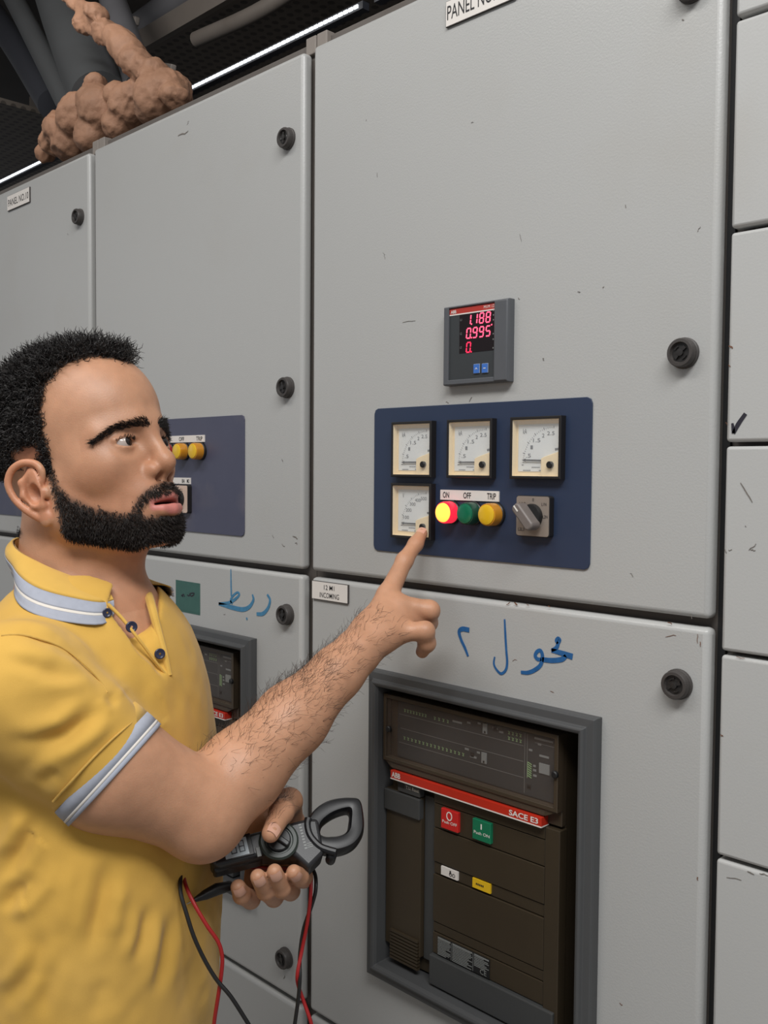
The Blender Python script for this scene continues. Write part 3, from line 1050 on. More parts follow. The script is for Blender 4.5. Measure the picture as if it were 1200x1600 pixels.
glyphs(245, 240, 342, 266, 8)
glyphs(385, 278, 446, 292, 4)
glyphs(243, 372, 518, 446, 16)
for r_ in range(2):
    glyphs(733, 345 + r_ * 26, 787, 359 + r_ * 26, 4)
a, b = A5(822, 482), A5(838, 560)
for k in range(7):
    z = a[1] + (b[1] - a[1]) * (k + 0.5) / 7
    mb.ribbon([(a[0], z + 0.001), (b[0], z - 0.001)], 0.0011, yt, 0.0002)
mb.ribbon([(a[0] - 0.0006, a[1]), (a[0] - 0.0006, b[1])], 0.0006, yt, 0.0002)
mb.build('trip_legends', 'legend_green', tu)
mb = MB()
for (u0, v0, u1, v1) in ((612, 300, 631, 352), (606, 436, 628, 492), (876, 486, 924, 546)):
    a, b = A5(u0, v0), A5(u1, v1)
    mb.box(a[0], b[0], 0.0002, 0.0016, b[1], a[1])
for (u0, v0, u1) in ((468, 290, 512), (536, 297, 552), (586, 300, 600), (655, 322, 680), (686, 340, 706), (550, 455, 580), (582, 437, 596), (526, 420, 544), (852, 370, 940), (868, 398, 884), (875, 452, 920),
                     (826, 425, 842), (846, 500, 858), (846, 520, 860), (846, 545, 862), (820, 600, 832)):
    a, b = A5(u0, v0), A5(u1, v0)
    mb.box(a[0], b[0], 0.0012, 0.0016, a[1] - 0.0012, a[1] + 0.0012)
mb.build('trip_slots', 'legend_grey', tu)
mb = MB()
for (u, v) in ((622, 342), (617, 481)):
    a = A5(u, v)
    mb.box(a[0] - 0.0012, a[0] + 0.0012, -0.0002, 0.0004, a[1] - 0.0014, a[1] + 0.0014)
for (u, v) in ((560, 448), (667, 328), (826, 600)):
    a = A5(u, v)
    mb.box(a[0] - 0.003, a[0] + 0.003, 0.0012, 0.0016, a[1] - 0.003, a[1] + 0.003)
mb.build('trip_slot_marks', 'soft_black', tu)
# clear cover with chamfered lower corners
cx0, cx1 = bx0, bx1
zcb = zcov + 0.001
cz_s = A5(165, 465)[1]
cov = MB().prism([(cx0, cz_s), (cx0 + 0.014, zcb + 0.018), (cx0 + 0.016, zcb + 0.0125), (cx1 - 0.020, zcb + 0.0125), (cx1 - 0.018, zcb + 0.018), (cx1, cz_s + 0.004), (cx1, bz1), (cx0, bz1)], yC, yC + 0.002)
cvr = cov.build('clear_cover', 'clear_cover', br)
cf = MB()
loft_frame(cf, cx0, cx1, cz_s, bz1, [(0.0, 0.004), (0.0, yC - 0.001), (0.0010, yC - 0.0014), (0.0050, yC - 0.0014), (0.0056, yC - 0.001), (0.0056, 0.002)])
cf.build('cover_rim', 'breaker_brown2', br, bevel=0.0005)
MB().prism([(cx0 + 0.001, cz_s + 0.0005), (cx0 + 0.014, zcb + 0.0125), (cx1 - 0.018, zcb + 0.0125), (cx1 - 0.001, cz_s + 0.0005)], yC + 0.0005, 0.006).build('cover_apron', 'breaker_brown2', br, bevel=0.0006)
for (u, v) in ((180, 325), (958, 538)):
    a = C5(u, v)
    MB().lathe([(0.0042, yC - 0.0015), (0.0042, yC - 0.0045), (0.003, yC - 0.0055), (0.0004, yC - 0.0055)], a[0], a[1], 18).build('cover_screw', 'soft_black', br, smooth='auto')
# red maker's bar
bar0 = cx0 + 0.0165
bar1 = cx1 - 0.0205
MB().box(bar0, bar1, yC - 0.003, 0.006, zcb, zcb + 0.0105).build('brand_bar', 'bar_red', br, bevel=0.0004)
MB().box(bar0, bar1, yC - 0.0033, 0.006, zcb - 0.0014, zcb).build('brand_line', 'label_white', br)
mb = MB()
mb.add(*text_mesh('ABB', bar0 + 0.0025, bar0 + 0.0185, zcb + 0.0018, zcb + 0.0090, yC - 0.0034, 0.03))
mb.add(*text_mesh('SACE E3', bar1 - 0.047, bar1 - 0.0045, zcb + 0.0020, zcb + 0.0088, yC - 0.0034, 0.022))
mb.build('brand_lettering', 'label_white', br)
# TU reset tab
a, b = A5(222, 572), A5(325, 655)
MB().box(a[0], b[0], -0.003, 0.006, b[1] + 0.002, zcb - 0.004).build('reset_tab', 'breaker_grey', br, bevel=0.0006)
MB().box(a[0] + 0.001, a[0] + 0.012, -0.0034, 0.0, zcb - 0.0115, zcb - 0.0055).build('reset_key', 'soft_black', br)
z = A5(290, 607)[1]
mb = MB()
mb.add(*text_mesh('T.U. Reset', a[0] + 0.0155, b[0] - 0.0015, z - 0.0022, z + 0.0022, -0.0033))
mb.build('reset_lettering', 'print_white', br)


def push(u0, v0, u1, v1, q5, material, sym, word, name):
    a, b = q5(u0, v0), q5(u1, v1)
    o = MB().box(a[0], b[0], -0.004, 0.006, b[1], a[1]).build(name, material, br, bevel=0.0008)
    w, h = b[0] - a[0], a[1] - b[1]
    cx = (a[0] + b[0]) / 2
    m = MB()
    if sym == 'O':
        ring = [(cx + 0.0042 * math.cos(t * math.pi / 8), b[1] + h * 0.70 + 0.0052 * math.sin(t * math.pi / 8)) for t in range(17)]
        m.ribbon(ring, 0.0014, -0.0044, 0.0003)
    elif sym:
        m.ribbon([(cx, b[1] + h * 0.58), (cx, b[1] + h * 0.84)], 0.0018, -0.0044, 0.0003)
    if word:
        m.add(*text_mesh(word, a[0] + w * 0.10, b[0] - w * 0.04, b[1] + h * 0.30, b[1] + h * 0.45, -0.0044, 0.01))
    m.build('push_lettering', 'print_white', o)
    return o


push(427, 692, 505, 813, A5, 'push_red', 'O', 'Push OFF', 'push_off_button')
push(574, 740, 658, 866, A5, 'push_green', 'I', 'Push ON', 'push_on_button')
a, b = B5(420, 157), B5(497, 228)
o = MB().box(a[0], b[0], -0.001, 0.006, b[1], a[1]).build('position_flag', 'label_white', br)
m = MB()
m.ribbon([((a[0] + b[0]) / 2 + 0.002, a[1] - 0.002), ((a[0] + b[0]) / 2 + 0.002, b[1] + (a[1] - b[1]) * 0.45)], 0.0022, -0.0014, 0.0003)
m.add(*text_mesh('00', a[0] + (b[0] - a[0]) * 0.5, b[0] - 0.004, b[1] + 0.002, b[1] + 0.007, -0.0014))
m.build('flag_mark', 'print_black', o)
a, b = B5(567, 212), B5(650, 290)
o = MB().box(a[0], b[0], -0.001, 0.006, b[1], a[1]).build('spring_flag', 'flag_yellow', br)
m = MB()
for k in range(5):
    m.box(a[0] + 0.006 + k * 0.0026, a[0] + 0.0076 + k * 0.0026, -0.0014, -0.001, (a[1] + b[1]) / 2 - 0.001, (a[1] + b[1]) / 2 + 0.0012)
m.build('flag_mark', 'print_black', o)
# rating plate
a, b = B5(403, 490), B5(645, 690)
zc0, zc1 = (B5(403, 575)[1] + b[1]) / 2, (a[1] + B5(645, 595)[1]) / 2
zc0 = zl6 + 0.0012
o = MB().box(a[0], b[0], -0.0006, 0.006, zc0, zc1).build('rating_plate', 'soft_black', br)
m = MB()
w, h = b[0] - a[0], zc1 - zc0
for k in range(12):
    z = zc1 - h * (k + 0.7) / 12.5
    x = a[0] + 0.001
    for seg in ((0.0, 0.26), (0.29, 0.68), (0.71, 0.99)):
        if seg[0] > 0.7 and k > 7:
            continue
        m.ribbon([(a[0] + w * seg[0] + 0.0005, z), (a[0] + w * (seg[1] - RNG.uniform(0, 0.10 if k % 3 else 0.0)), z)], 0.0009 if k else 0.0018, -0.001, 0.0002)
m.ribbon([(a[0] + w * 0.275, zc0 + 0.001), (a[0] + w * 0.275, zc1 - 0.001)], 0.0005, -0.001, 0.0002)
m.ribbon([(a[0] + w * 0.695, zc0 + 0.001), (a[0] + w * 0.695, zc1 - 0.001)], 0.0005, -0.001, 0.0002)
m.add(*text_mesh('CE', a[0] + w * 0.83, a[0] + w * 0.95, zc0 + 0.002, zc0 + 0.0085, -0.001))
m.build('rating_print', 'legend_grey', o)

b2 = copy_tree(br)
b2.location.x -= 0.6260
b2.location.z += 0.0055
b2['label'] = 'dark circuit breaker half hidden by the man\'s chest and forearm'

# ------------------------------------------------------------------ signed-distance modelling (all in numpy)
class Field:
    """a dense grid of distances; primitives are blended into the part of the grid they reach"""

    def __init__(s, lo, hi, h):
        s.lo = np.array(lo, float)
        s.h = h
        s.n = np.ceil((np.array(hi, float) - s.lo) / h).astype(int) + 1
        s.d = np.full(tuple(s.n), 0.2, np.float32)

    def sub(s, lo, hi):
        a = np.clip(np.floor((np.array(lo) - s.lo) / s.h).astype(int), 0, s.n)
        b = np.clip(np.ceil((np.array(hi) - s.lo) / s.h).astype(int) + 1, 0, s.n)
        if np.any(b <= a):
            return None, None
        ax = [(s.lo[i] + s.h * np.arange(a[i], b[i])).astype(np.float32) for i in range(3)]
        X, Y, Z = np.meshgrid(*ax, indexing='ij', sparse=True)
        return (slice(a[0], b[0]), slice(a[1], b[1]), slice(a[2], b[2])), (X, Y, Z)

    def blend(s, sl, e, k, op):
        d = s.d[sl]
        if op == '+':
            if k > 0:
                w = np.clip(0.5 + 0.5 * (d - e) / k, 0, 1)
                s.d[sl] = d + (e - d) * w - k * w * (1 - w)
            else:
                s.d[sl] = np.minimum(d, e)
        elif op == '-':
            if k > 0:
                w = np.clip(0.5 - 0.5 * (d + e) / k, 0, 1)
                s.d[sl] = d + (-e - d) * w + k * w * (1 - w)
            else:
                s.d[sl] = np.maximum(d, -e)

    def ell(s, c, r, k=0.01, op='+', R=None, m=0.03):
        """ellipsoid; R rows are its local axes"""
        c = np.array(c, float)
        r = np.array(r, float)
        ext = r if R is None else np.sqrt(((np.array(R) * r[:, None]) ** 2).sum(0))
        sl, P = s.sub(c - ext - m, c + ext + m)
        if sl is None:
            return s
        q = [P[i] - np.float32(c[i]) for i in range(3)]
        if R is not None:
            R = np.array(R, np.float32)
            q = [R[i, 0] * q[0] + R[i, 1] * q[1] + R[i, 2] * q[2] for i in range(3)]
        k0 = np.sqrt((q[0] / r[0]) ** 2 + (q[1] / r[1]) ** 2 + (q[2] / r[2]) ** 2)
        k1 = np.sqrt((q[0] / r[0] ** 2) ** 2 + (q[1] / r[1] ** 2) ** 2 + (q[2] / r[2] ** 2) ** 2) + 1e-6
        s.blend(sl, (k0 * (k0 - 1) / k1).astype(np.float32), k, op)
        return s

    def cap(s, a, b, ra, rb=None, k=0.01, op='+', m=0.03):
        """tapered capsule"""
        rb = ra if rb is None else rb
        a = np.array(a, float)
        b = np.array(b, float)
        rm = max(ra, rb) + m
        sl, P = s.sub(np.minimum(a, b) - rm, np.maximum(a, b) + rm)
        if sl is None:
            return s
        ba = b - a
        L2 = float(ba @ ba) + 1e-12
        t = np.clip(((P[0] - a[0]) * ba[0] + (P[1] - a[1]) * ba[1] + (P[2] - a[2]) * ba[2]) / L2, 0, 1)
        d = np.sqrt((P[0] - a[0] - t * ba[0]) ** 2 + (P[1] - a[1] - t * ba[1]) ** 2 + (P[2] - a[2] - t * ba[2]) ** 2) - (ra + (rb - ra) * t)
        s.blend(sl, d.astype(np.float32), k, op)
        return s

    def chain(s, pts, rads, k=0.006, op='+', m=0.03):
        for i in range(len(pts) - 1):
            s.cap(pts[i], pts[i + 1], rads[i], rads[i + 1], k, op, m)
        return s

    def plane_cut(s, p, n):
        """remove everything on the side the normal points to"""
        sl, P = s.sub(s.lo, s.lo + s.h * s.n)
        e = (P[0] - p[0]) * n[0] + (P[1] - p[1]) * n[1] + (P[2] - p[2]) * n[2]
        s.d = np.maximum(s.d, e.astype(np.float32))
        return s

    def mesh(s, smooth=2):
        D = s.d
        sg = D < 0
        # cells that hold the surface
        c = [sg[i:sg.shape[0] - 1 + i, j:sg.shape[1] - 1 + j, k:sg.shape[2] - 1 + k] for i in (0, 1) for j in (0, 1) for k in (0, 1)]
        allv = c[0].copy()
        anyv = c[0].copy()
        for x in c[1:]:
            allv &= x
            anyv |= x
        act = anyv & ~allv
        idx = np.full(act.shape, -1, np.int32)
        I = np.argwhere(act)
        idx[act] = np.arange(len(I))
        offs = np.array([(i, j, k) for i in (0, 1) for j in (0, 1) for k in (0, 1)])
        vals = np.stack([D[I[:, 0] + o[0], I[:, 1] + o[1], I[:, 2] + o[2]] for o in offs], 1)
        acc = np.zeros((len(I), 3))
        cnt = np.zeros(len(I))
        for a in range(8):
            for b in range(a + 1, 8):
                if np.abs(offs[a] - offs[b]).sum() != 1:
                    continue
                va, vb = vals[:, a], vals[:, b]
                m = (va < 0) != (vb < 0)
                t = va[m] / (va[m] - vb[m])
                acc[m] += offs[a] + (offs[b] - offs[a]) * t[:, None]
                cnt[m] += 1
        V = s.lo + (I + acc / cnt[:, None]) * s.h
        quads = []
        for ax in range(3):
            n = [slice(None)] * 3
            n2 = [slice(None)] * 3
            n[ax] = slice(0, -1)
            n2[ax] = slice(1, None)
            e = sg[tuple(n)] != sg[tuple(n2)]
            o1, o2 = [i for i in range(3) if i != ax]
            E = np.argwhere(e)
            E = E[(E[:, o1] > 0) & (E[:, o2] > 0) & (E[:, o1] < sg.shape[o1] - 1) & (E[:, o2] < sg.shape[o2] - 1)]
            A = E.copy()
            B = E.copy()
            B[:, o1] -= 1
            Cc = B.copy()
            Cc[:, o2] -= 1
            Dd = E.copy()
            Dd[:, o2] -= 1
            g = lambda t: idx[t[:, 0], t[:, 1], t[:, 2]]
            qd = np.stack([g(A), g(B), g(Cc), g(Dd)], 1)
            ins = sg[E[:, 0], E[:, 1], E[:, 2]]
            flip = ~ins if ax != 1 else ins
            qd[flip] = qd[flip][:, ::-1]
            quads.append(qd)
        Q = np.concatenate(quads)
        Q = Q[(Q >= 0).all(1)]
        for _ in range(smooth):
            V = lap(V, Q, 0.5)
            V = lap(V, Q, -0.52)
        return V, Q


def lap(V, Q, f):
    acc = np.zeros_like(V)
    cnt = np.zeros(len(V))
    for i in range(4):
        for j in ((i + 1) % 4, (i - 1) % 4):
            for c in range(3):
                acc[:, c] += np.bincount(Q[:, i], V[Q[:, j], c], len(V))
            cnt += np.bincount(Q[:, i], minlength=len(V))
    cnt[cnt == 0] = 1
    return V + f * (acc / cnt[:, None] - V)


def vnormals(V, Q):
    a = np.cross(V[Q[:, 2]] - V[Q[:, 0]], V[Q[:, 3]] - V[Q[:, 1]])
    N = np.zeros_like(V)
    for i in range(4):
        for c in range(3):
            N[:, c] += np.bincount(Q[:, i], a[:, c], len(V))
    return N / (np.linalg.norm(N, axis=1)[:, None] + 1e-12)


def np_mesh(name, V, Q, material, parent=None, colors=None, smooth=True):
    me = bpy.data.meshes.new(name)
    n, m, k = len(V), len(Q), Q.shape[1]
    me.vertices.add(n)
    me.vertices.foreach_set('co', np.asarray(V, np.float32).ravel())
    me.loops.add(m * k)
    me.loops.foreach_set('vertex_index', np.asarray(Q, np.int32).ravel())
    me.polygons.add(m)
    me.polygons.foreach_set('loop_start', np.arange(0, m * k, k, dtype=np.int32))
    try:
        me.polygons.foreach_set('loop_total', np.full(m, k, np.int32))
    except Exception:
        pass
    me.update(calc_edges=True)
    me.validate()
    if smooth:
        me.polygons.foreach_set('use_smooth', np.ones(len(me.polygons), bool))
    if colors is not None:
        at = me.color_attributes.new('tint', 'FLOAT_COLOR', 'POINT')
        at.data.foreach_set('color', np.concatenate([colors, np.ones((n, 1))], 1).astype(np.float32).ravel())
    me.materials.append(MATS[material] if isinstance(material, str) else material)
    o = bpy.data.objects.new(name, me)
    COL.objects.link(o)
    if parent is not None:
        o.parent = parent
    return o


def vnoise(P, scale, seed=0):
    """smooth value noise at points"""
    rs = np.random.default_rng(seed)
    T = rs.uniform(-1, 1, (32, 32, 32))
    q = np.asarray(P) * scale + 100
    i = np.floor(q).astype(int)
    f = q - i
    f = f * f * (3 - 2 * f)
    out = 0
    for a in (0, 1):
        for b in (0, 1):
            for c in (0, 1):
                w = (f[:, 0] if a else 1 - f[:, 0]) * (f[:, 1] if b else 1 - f[:, 1]) * (f[:, 2] if c else 1 - f[:, 2])
                out = out + w * T[(i[:, 0] + a) % 32, (i[:, 1] + b) % 32, (i[:, 2] + c) % 32]
    return out


# ------------------------------------------------------------------ above the cabinets
mat('foam_brown', srgb(150, 112, 88), 0.7, var=0.40, vscale=10, bump=0.6, bscale=70, bdist=0.004)
mat('cable_black', srgb(74, 76, 78), 0.33, var=0.12, vscale=6)
mat('beam_tan', srgb(112, 92, 78), 0.7, var=0.15, vscale=12)
mat('pipe_grey', srgb(84, 84, 88), 0.45, var=0.15, vscale=8)
mat('trunk_navy', srgb(40, 42, 48), 0.5, var=0.1, vscale=10)
mat('strip_glow', (0.9, 0.95, 1, 1), 0.5, emit=(0.90, 0.95, 1.0, 1), estr=1.8)
mat('bracket_zinc', srgb(150, 142, 136), 0.5, var=0.2, vscale=40)


def dotted(name, base, hole, scale):
    m = mat(name, base, 0.7, var=0.25, vscale=6)
    nt = m.node_tree
    b = nt.nodes['Principled BSDF']
    tc = nt.nodes.new('ShaderNodeTexCoord')
    vo = nt.nodes.new('ShaderNodeTexVoronoi')
    vo.inputs['Scale'].default_value = scale
    vo.inputs['Randomness'].default_value = 0.0
    nt.links.new(tc.outputs['Object'], vo.inputs['Vector'])
    lt = nt.nodes.new('ShaderNodeMath')
    lt.operation = 'LESS_THAN'
    lt.inputs[1].default_value = 0.30
    nt.links.new(vo.outputs['Distance'], lt.inputs[0])
    mx = nt.nodes.new('ShaderNodeMix')
    mx.data_type = 'RGBA'
    nt.links.new(lt.outputs[0], mx.inputs['Factor'])
    old = b.inputs['Base Color'].links[0].from_socket
    nt.links.new(old, mx.inputs['A'])
    mx.inputs['B'].default_value = hole
    nt.links.new(mx.outputs['Result'], b.inputs['Base Color'])
    return m


dotted('tray_perforated', srgb(92, 85, 79), srgb(60, 55, 51), 26)

t = empty('cable_tray', (-2.6, 0.36, 2.224), 'dark upright cable tray side carrying the light strip above the cabinets', 'cable tray')
MB().box(-2.2, 2.5, -0.02, 0.0, 0.0, 0.200).build('tray_side', 'trunk_navy', t)
MB().box(-2.2, 2.5, 0.0, 0.24, 0.0, 0.012).build('tray_floor', 'trunk_navy', t)
s_ = empty('light_strip', (-2.6, 0.315, 2.436), 'thin glowing white light strip running along above the cabinet tops', 'light strip')
for a, b in ((-2.15, 0.10), (0.115, 0.42), (0.435, 1.30), (1.33, 2.4)):
    MB().box(a, b, -0.004, 0.012, 0.0, 0.014).build('strip_housing', 'trunk_navy', s_)
    mb = MB()
    x = a + 0.003
    while x < b - 0.010:
        mb.box(x, x + 0.0105, -0.0065, -0.004, 0.0040, 0.0098)
        x += 0.0140
    tag(mb.build('led_chips', 'strip_glow', s_), kind='stuff')

tr = empty('perforated_tray', (-2.3, 1.35, 3.05), 'perforated dark cable tray hanging under the roof above the light strip', 'cable tray')
MB().box(-1.6, 2.2, -0.45, 0.45, 0.0, 0.02).build('tray_floor', 'tray_perforated', tr)
MB().box(-1.6, 2.2, -0.47, -0.45, 0.0, 0.07).build('tray_lip', 'carcass_steel', tr)
tr = empty('perforated_tray', (-4.6, 0.95, 2.95), 'perforated dark cable tray at the far upper left behind the brown foam', 'cable tray')
MB().box(-1.6, 1.0, -0.5, 0.5, 0.0, 0.02).build('tray_floor', 'tray_perforated', tr)
MB().box(-1.6, 1.0, -0.52, -0.5, 0.0, 0.07).build('tray_lip', 'carcass_steel', tr)

# thick cables dropping into the foam
def cable(name, pix, y0, y1, rad, material, label, cat='cable', group=None):
    n = len(pix)
    pts = [on_y(px, py, y0 + (y1 - y0) * k / (n - 1)) for k, (px, py) in enumerate(pix)]
    base = pts[-1]
    o = MB().tube([p - base for p in spline(pts, 6)], rad, 24).build(name, material, None, smooth='auto')
    o.location = base
    return tag(o, label, cat, group)


G = 'thick cables dropping through the foam'
cable('power_cable', [(70, -70), (100, 20), (128, 90), (158, 160)], 0.62, 0.26, 0.072, 'cable_black', 'thickest dark grey cable entering the top of the brown foam', 'cable', G)
cable('power_cable', [(150, -80), (176, 0), (200, 70), (222, 140)], 0.72, 0.30, 0.040, 'pipe_grey', 'lighter grey cable behind the upright foam column', 'cable', G)
cable('power_cable', [(-10, -60), (28, 10), (70, 90), (112, 170)], 0.66, 0.32, 0.034, 'cable_black', 'thin dark cable at the left of the thickest cable', 'cable', G)
cable('power_cable', [(-60, -40), (-20, 10), (30, 80), (84, 165)], 0.80, 0.40, 0.045, 'trunk_navy', 'black cable at the upper left corner of the picture', 'cable', G)
cable('roof_pipe', [(420, -110), (330, -30), (258, 22), (216, 52)], 1.1, 1.0, 0.062, 'pipe_grey', 'dark grey pipe end under the roof, right of the cables', 'pipe')
cable('roof_pipe', [(390, -20), (318, 32), (280, 60)], 1.0, 0.95, 0.020, 'beam_tan', 'tan bar beside the dark pipe end under the roof', 'pipe')
cable('roof_pipe', [(480, -30), (400, 20), (306, 62)], 0.95, 0.9, 0.024, 'carcass_steel', 'long grey conduit under the roof right of the tan bar', 'pipe')
for (u, v, w, lb) in ((204, 32, 0.10, 'short bright metal bracket under the roof beside the foam column'), (262, 107, 0.07, 'small metal bracket just above the light strip')):
    p = on_y(u, v, 0.95 if u < 230 else 0.75)
    o = MB().box(-w / 2, w / 2, -0.01, 0.01, -0.014, 0.014).build('roof_bracket', 'bracket_zinc', None, bevel=0.004)
    o.location = p
    o.rotation_euler = (0, math.radians(20), 0)
    tag(o, lb, 'bracket')

# brown expanding foam
blobs = [(100, 205, 30), (130, 186, 36), (166, 176, 34), (118, 166, 22), (200, 166, 28), (86, 222, 22), (74, 240, 15), (212, 152, 24), (150, 160, 20), (184, 150, 16), (110, 225, 26), (150, 212, 26), (190, 195, 24),
         (250, 152, 30), (268, 142, 24), (276, 152, 18), (240, 126, 21), (226, 108, 19), (212, 96, 17), (200, 80, 13), (238, 102, 10),
         (184, 62, 14), (170, 54, 15), (156, 54, 11), (130, 38, 17), (146, 22, 16), (118, 8, 9), (106, -4, 9), (151, 128, 8), (150, 140, 9), (158, 40, 12), (192, 72, 13), (206, 88, 14), (240, 172, 20)]
pts = []
for i, (u, v, r) in enumerate(blobs):
    y = 0.19 + 0.018 * ((i * 7) % 5 - 2) / 4
    p = on_y(u, v, y)
    Zd = project(p)[2]
    pts.append((p, (r if i < 13 else r * 1.18) * Zd / FPX))
lo = np.min([p - r for p, r in pts], 0) - 0.03
hi = np.max([p + r for p, r in pts], 0) + 0.03
F_ = Field(lo, hi, 0.0045)
for p, r in pts:
    F_.ell(p, (r * 1.02, r * 1.25, r), 0.012)
col = [(240, 130), (226, 108), (212, 96), (200, 80), (184, 62), (168, 54), (150, 46), (132, 38), (146, 22), (118, 8), (104, -6)]
cw = [on_y(a, b, 0.19) for a, b in col]
F_.chain(cw, [0.030, 0.026, 0.024, 0.020, 0.019, 0.020, 0.017, 0.022, 0.020, 0.014, 0.014], 0.010)
F_.plane_cut((0, 0, 2.2255), (0, 0, -1))
V, Q = F_.mesh(1)
lab = np.arange(len(V))
for _ in range(400):                      # keep the largest connected lump
    m_ = lab[Q].min(1)
    new = lab.copy()
    for i in range(4):
        np.minimum.at(new, Q[:, i], m_)
    new = new[new]
    if (new == lab).all():
        break
    lab = new
big = np.bincount(lab).argmax()
keep = lab == big
ren = np.cumsum(keep) - 1
Q = ren[Q[keep[Q].all(1)]]
V = V[keep]
N = vnormals(V, Q)
dsp = 0.012 * vnoise(V, 13, 1) + 0.003 - 0.007 * np.abs(vnoise(V, 30, 2)) - 0.004 * np.abs(vnoise(V, 62, 4)) + 0.0015 * vnoise(V, 130, 3)
V2 = V + N * dsp[:, None]
V2[:, 2] = np.maximum(V2[:, 2], 2.2245)
base = np.array([V2[:, 0].mean(), V2[:, 1].mean(), V2[:, 2].min()])
fo = np_mesh('expanding_foam', V2 - base, Q, 'foam_brown')
fo.location = base
tag(fo, 'lumpy brown expanding foam around the cables on the cabinet tops', 'foam')

# ------------------------------------------------------------------ the man
mat('skin', srgb(190, 140, 110), 0.46, attr='tint', var=0.16, vscale=75, bump=0.22, bscale=700, sss=0.10, spec=0.42)
mat('hair_black', srgb(30, 26, 25), 0.42, var=0.2, vscale=80)
mat('beard_black', srgb(40, 32, 28), 0.5, var=0.2, vscale=80)
mat('arm_hair', srgb(52, 38, 30), 0.5)
mat('eye_white', srgb(178, 164, 156), 0.18, spec=0.6)
mat('iris_brown', srgb(26, 17, 14), 0.15, spec=0.4)
mat('nail', srgb(206, 158, 136), 0.3, spec=0.5)
mat('shirt_yellow', srgb(222, 182, 84), 0.85, attr='tint', var=0.07, vscale=24, bump=0.18, bscale=1300, sheen=0.15, spec=0.2)
mat('shirt_grey', srgb(160, 164, 176), 0.85, var=0.10, vscale=140, bump=0.2, bscale=1300, spec=0.2)
mat('shirt_white', srgb(214, 208, 200), 0.85, var=0.05, vscale=140, spec=0.2)
mat('shirt_plain', srgb(210, 168, 82), 0.85, var=0.07, vscale=60, bump=0.18, bscale=1300, sheen=0.15, spec=0.2)
mat('button_navy', srgb(38, 42, 66), 0.3, spec=0.6)
mat('denim', srgb(44, 50, 66), 0.85, var=0.15, vscale=60)
mat('shoe_black', srgb(26, 25, 25), 0.45)


def basis(az, pi, ro=0.0):
    f = np.array([math.cos(az) * math.cos(pi), math.sin(az) * math.cos(pi), math.sin(pi)])
    l = np.array([-math.sin(az), math.cos(az), 0.0])
    u = np.cross(f, l)
    return f, l * math.cos(ro) + u * math.sin(ro), -l * math.sin(ro) + u * math.cos(ro)


HS = 0.949
HF, HL, HU = basis(math.radians(19.0), math.radians(17.2), math.radians(0.9))
HO = at_z(142, 750, 1.05)
HR = np.array([HF, HL, HU])


def H(x, y, z):
    return HO + HS * (x * HF + y * HL + z * HU)


def to_head(P):
    return ((np.asarray(P) - HO) @ HR.T) / HS


TF, TL, TU = basis(math.radians(38), 0.0)
TR_ = np.array([TF, TL, TU])
C0 = at_z(118, 905, 1.06)          # base of the neck
CH = at_z(130, 1110, 1.055)        # chest
CB = at_z(160, 1480, 1.05)         # belly
CH2 = at_z(140, 1290, 1.055)
SR = at_z(34, 1088, 0.885)         # right shoulder
SL = C0 + TL * 0.165 - TF * 0.035 + np.array([0, 0, -0.085])
ER = at_z(318, 1266, 0.955)        # right elbow
WR = at_z(556, 1021, 1.10)         # right wrist
HEM = at_z(171, 1202, 0.912)
EL = at_z(196, 1215, 1.25)
WL = at_z(424, 1290, 1.085)

# right hand joints
tipY = -0.0205
d = ray(659, 834)
TIP = CAM + d * ((tipY - CAM[1]) / d[1])
IDX = [at_z(606, 930, 1.160), at_z(632, 876, 1.192), at_z(649.5, 850, 1.212), TIP]
MID = [at_z(621, 946, 1.148), at_z(671, 954, 1.150), at_z(670, 973, 1.176), at_z(650, 970, 1.188)]
RNG_ = [at_z(625, 966, 1.140), at_z(666, 972, 1.158), at_z(663, 990, 1.180), at_z(648, 986, 1.188)]
PNK = [at_z(623, 988, 1.128), at_z(664, 986, 1.124), at_z(667, 1005, 1.134), at_z(660, 1018, 1.146)]
THB = [at_z(572, 1002, 1.135), at_z(586, 970, 1.170), at_z(600, 950, 1.188), at_z(610, 938, 1.198)]
# left hand joints around the clamp meter
MZ = 0.995
LF = [  # per finger: knuckle (hidden), bend under the meter, middle joint, tip
    [at_z(470, 1335, 1.075), at_z(474, 1372, 1.040), at_z(468, 1370, 0.996), at_z(459, 1363, 0.978)],
    [at_z(452, 1340, 1.080), at_z(454, 1392, 1.045), at_z(440, 1388, 0.985), at_z(429, 1362, 0.965)],
    [at_z(426, 1342, 1.080), at_z(428, 1402, 1.045), at_z(415, 1392, 0.982), at_z(403, 1370, 0.962)],
    [at_z(400, 1345, 1.075), at_z(392, 1405, 1.045), at_z(378, 1398, 0.995), at_z(372, 1386, 0.985)]]
LT = [at_z(452, 1290, 1.085), at_z(452, 1252, 1.045), at_z(440, 1268, 1.005), at_z(423, 1302, 0.968)]


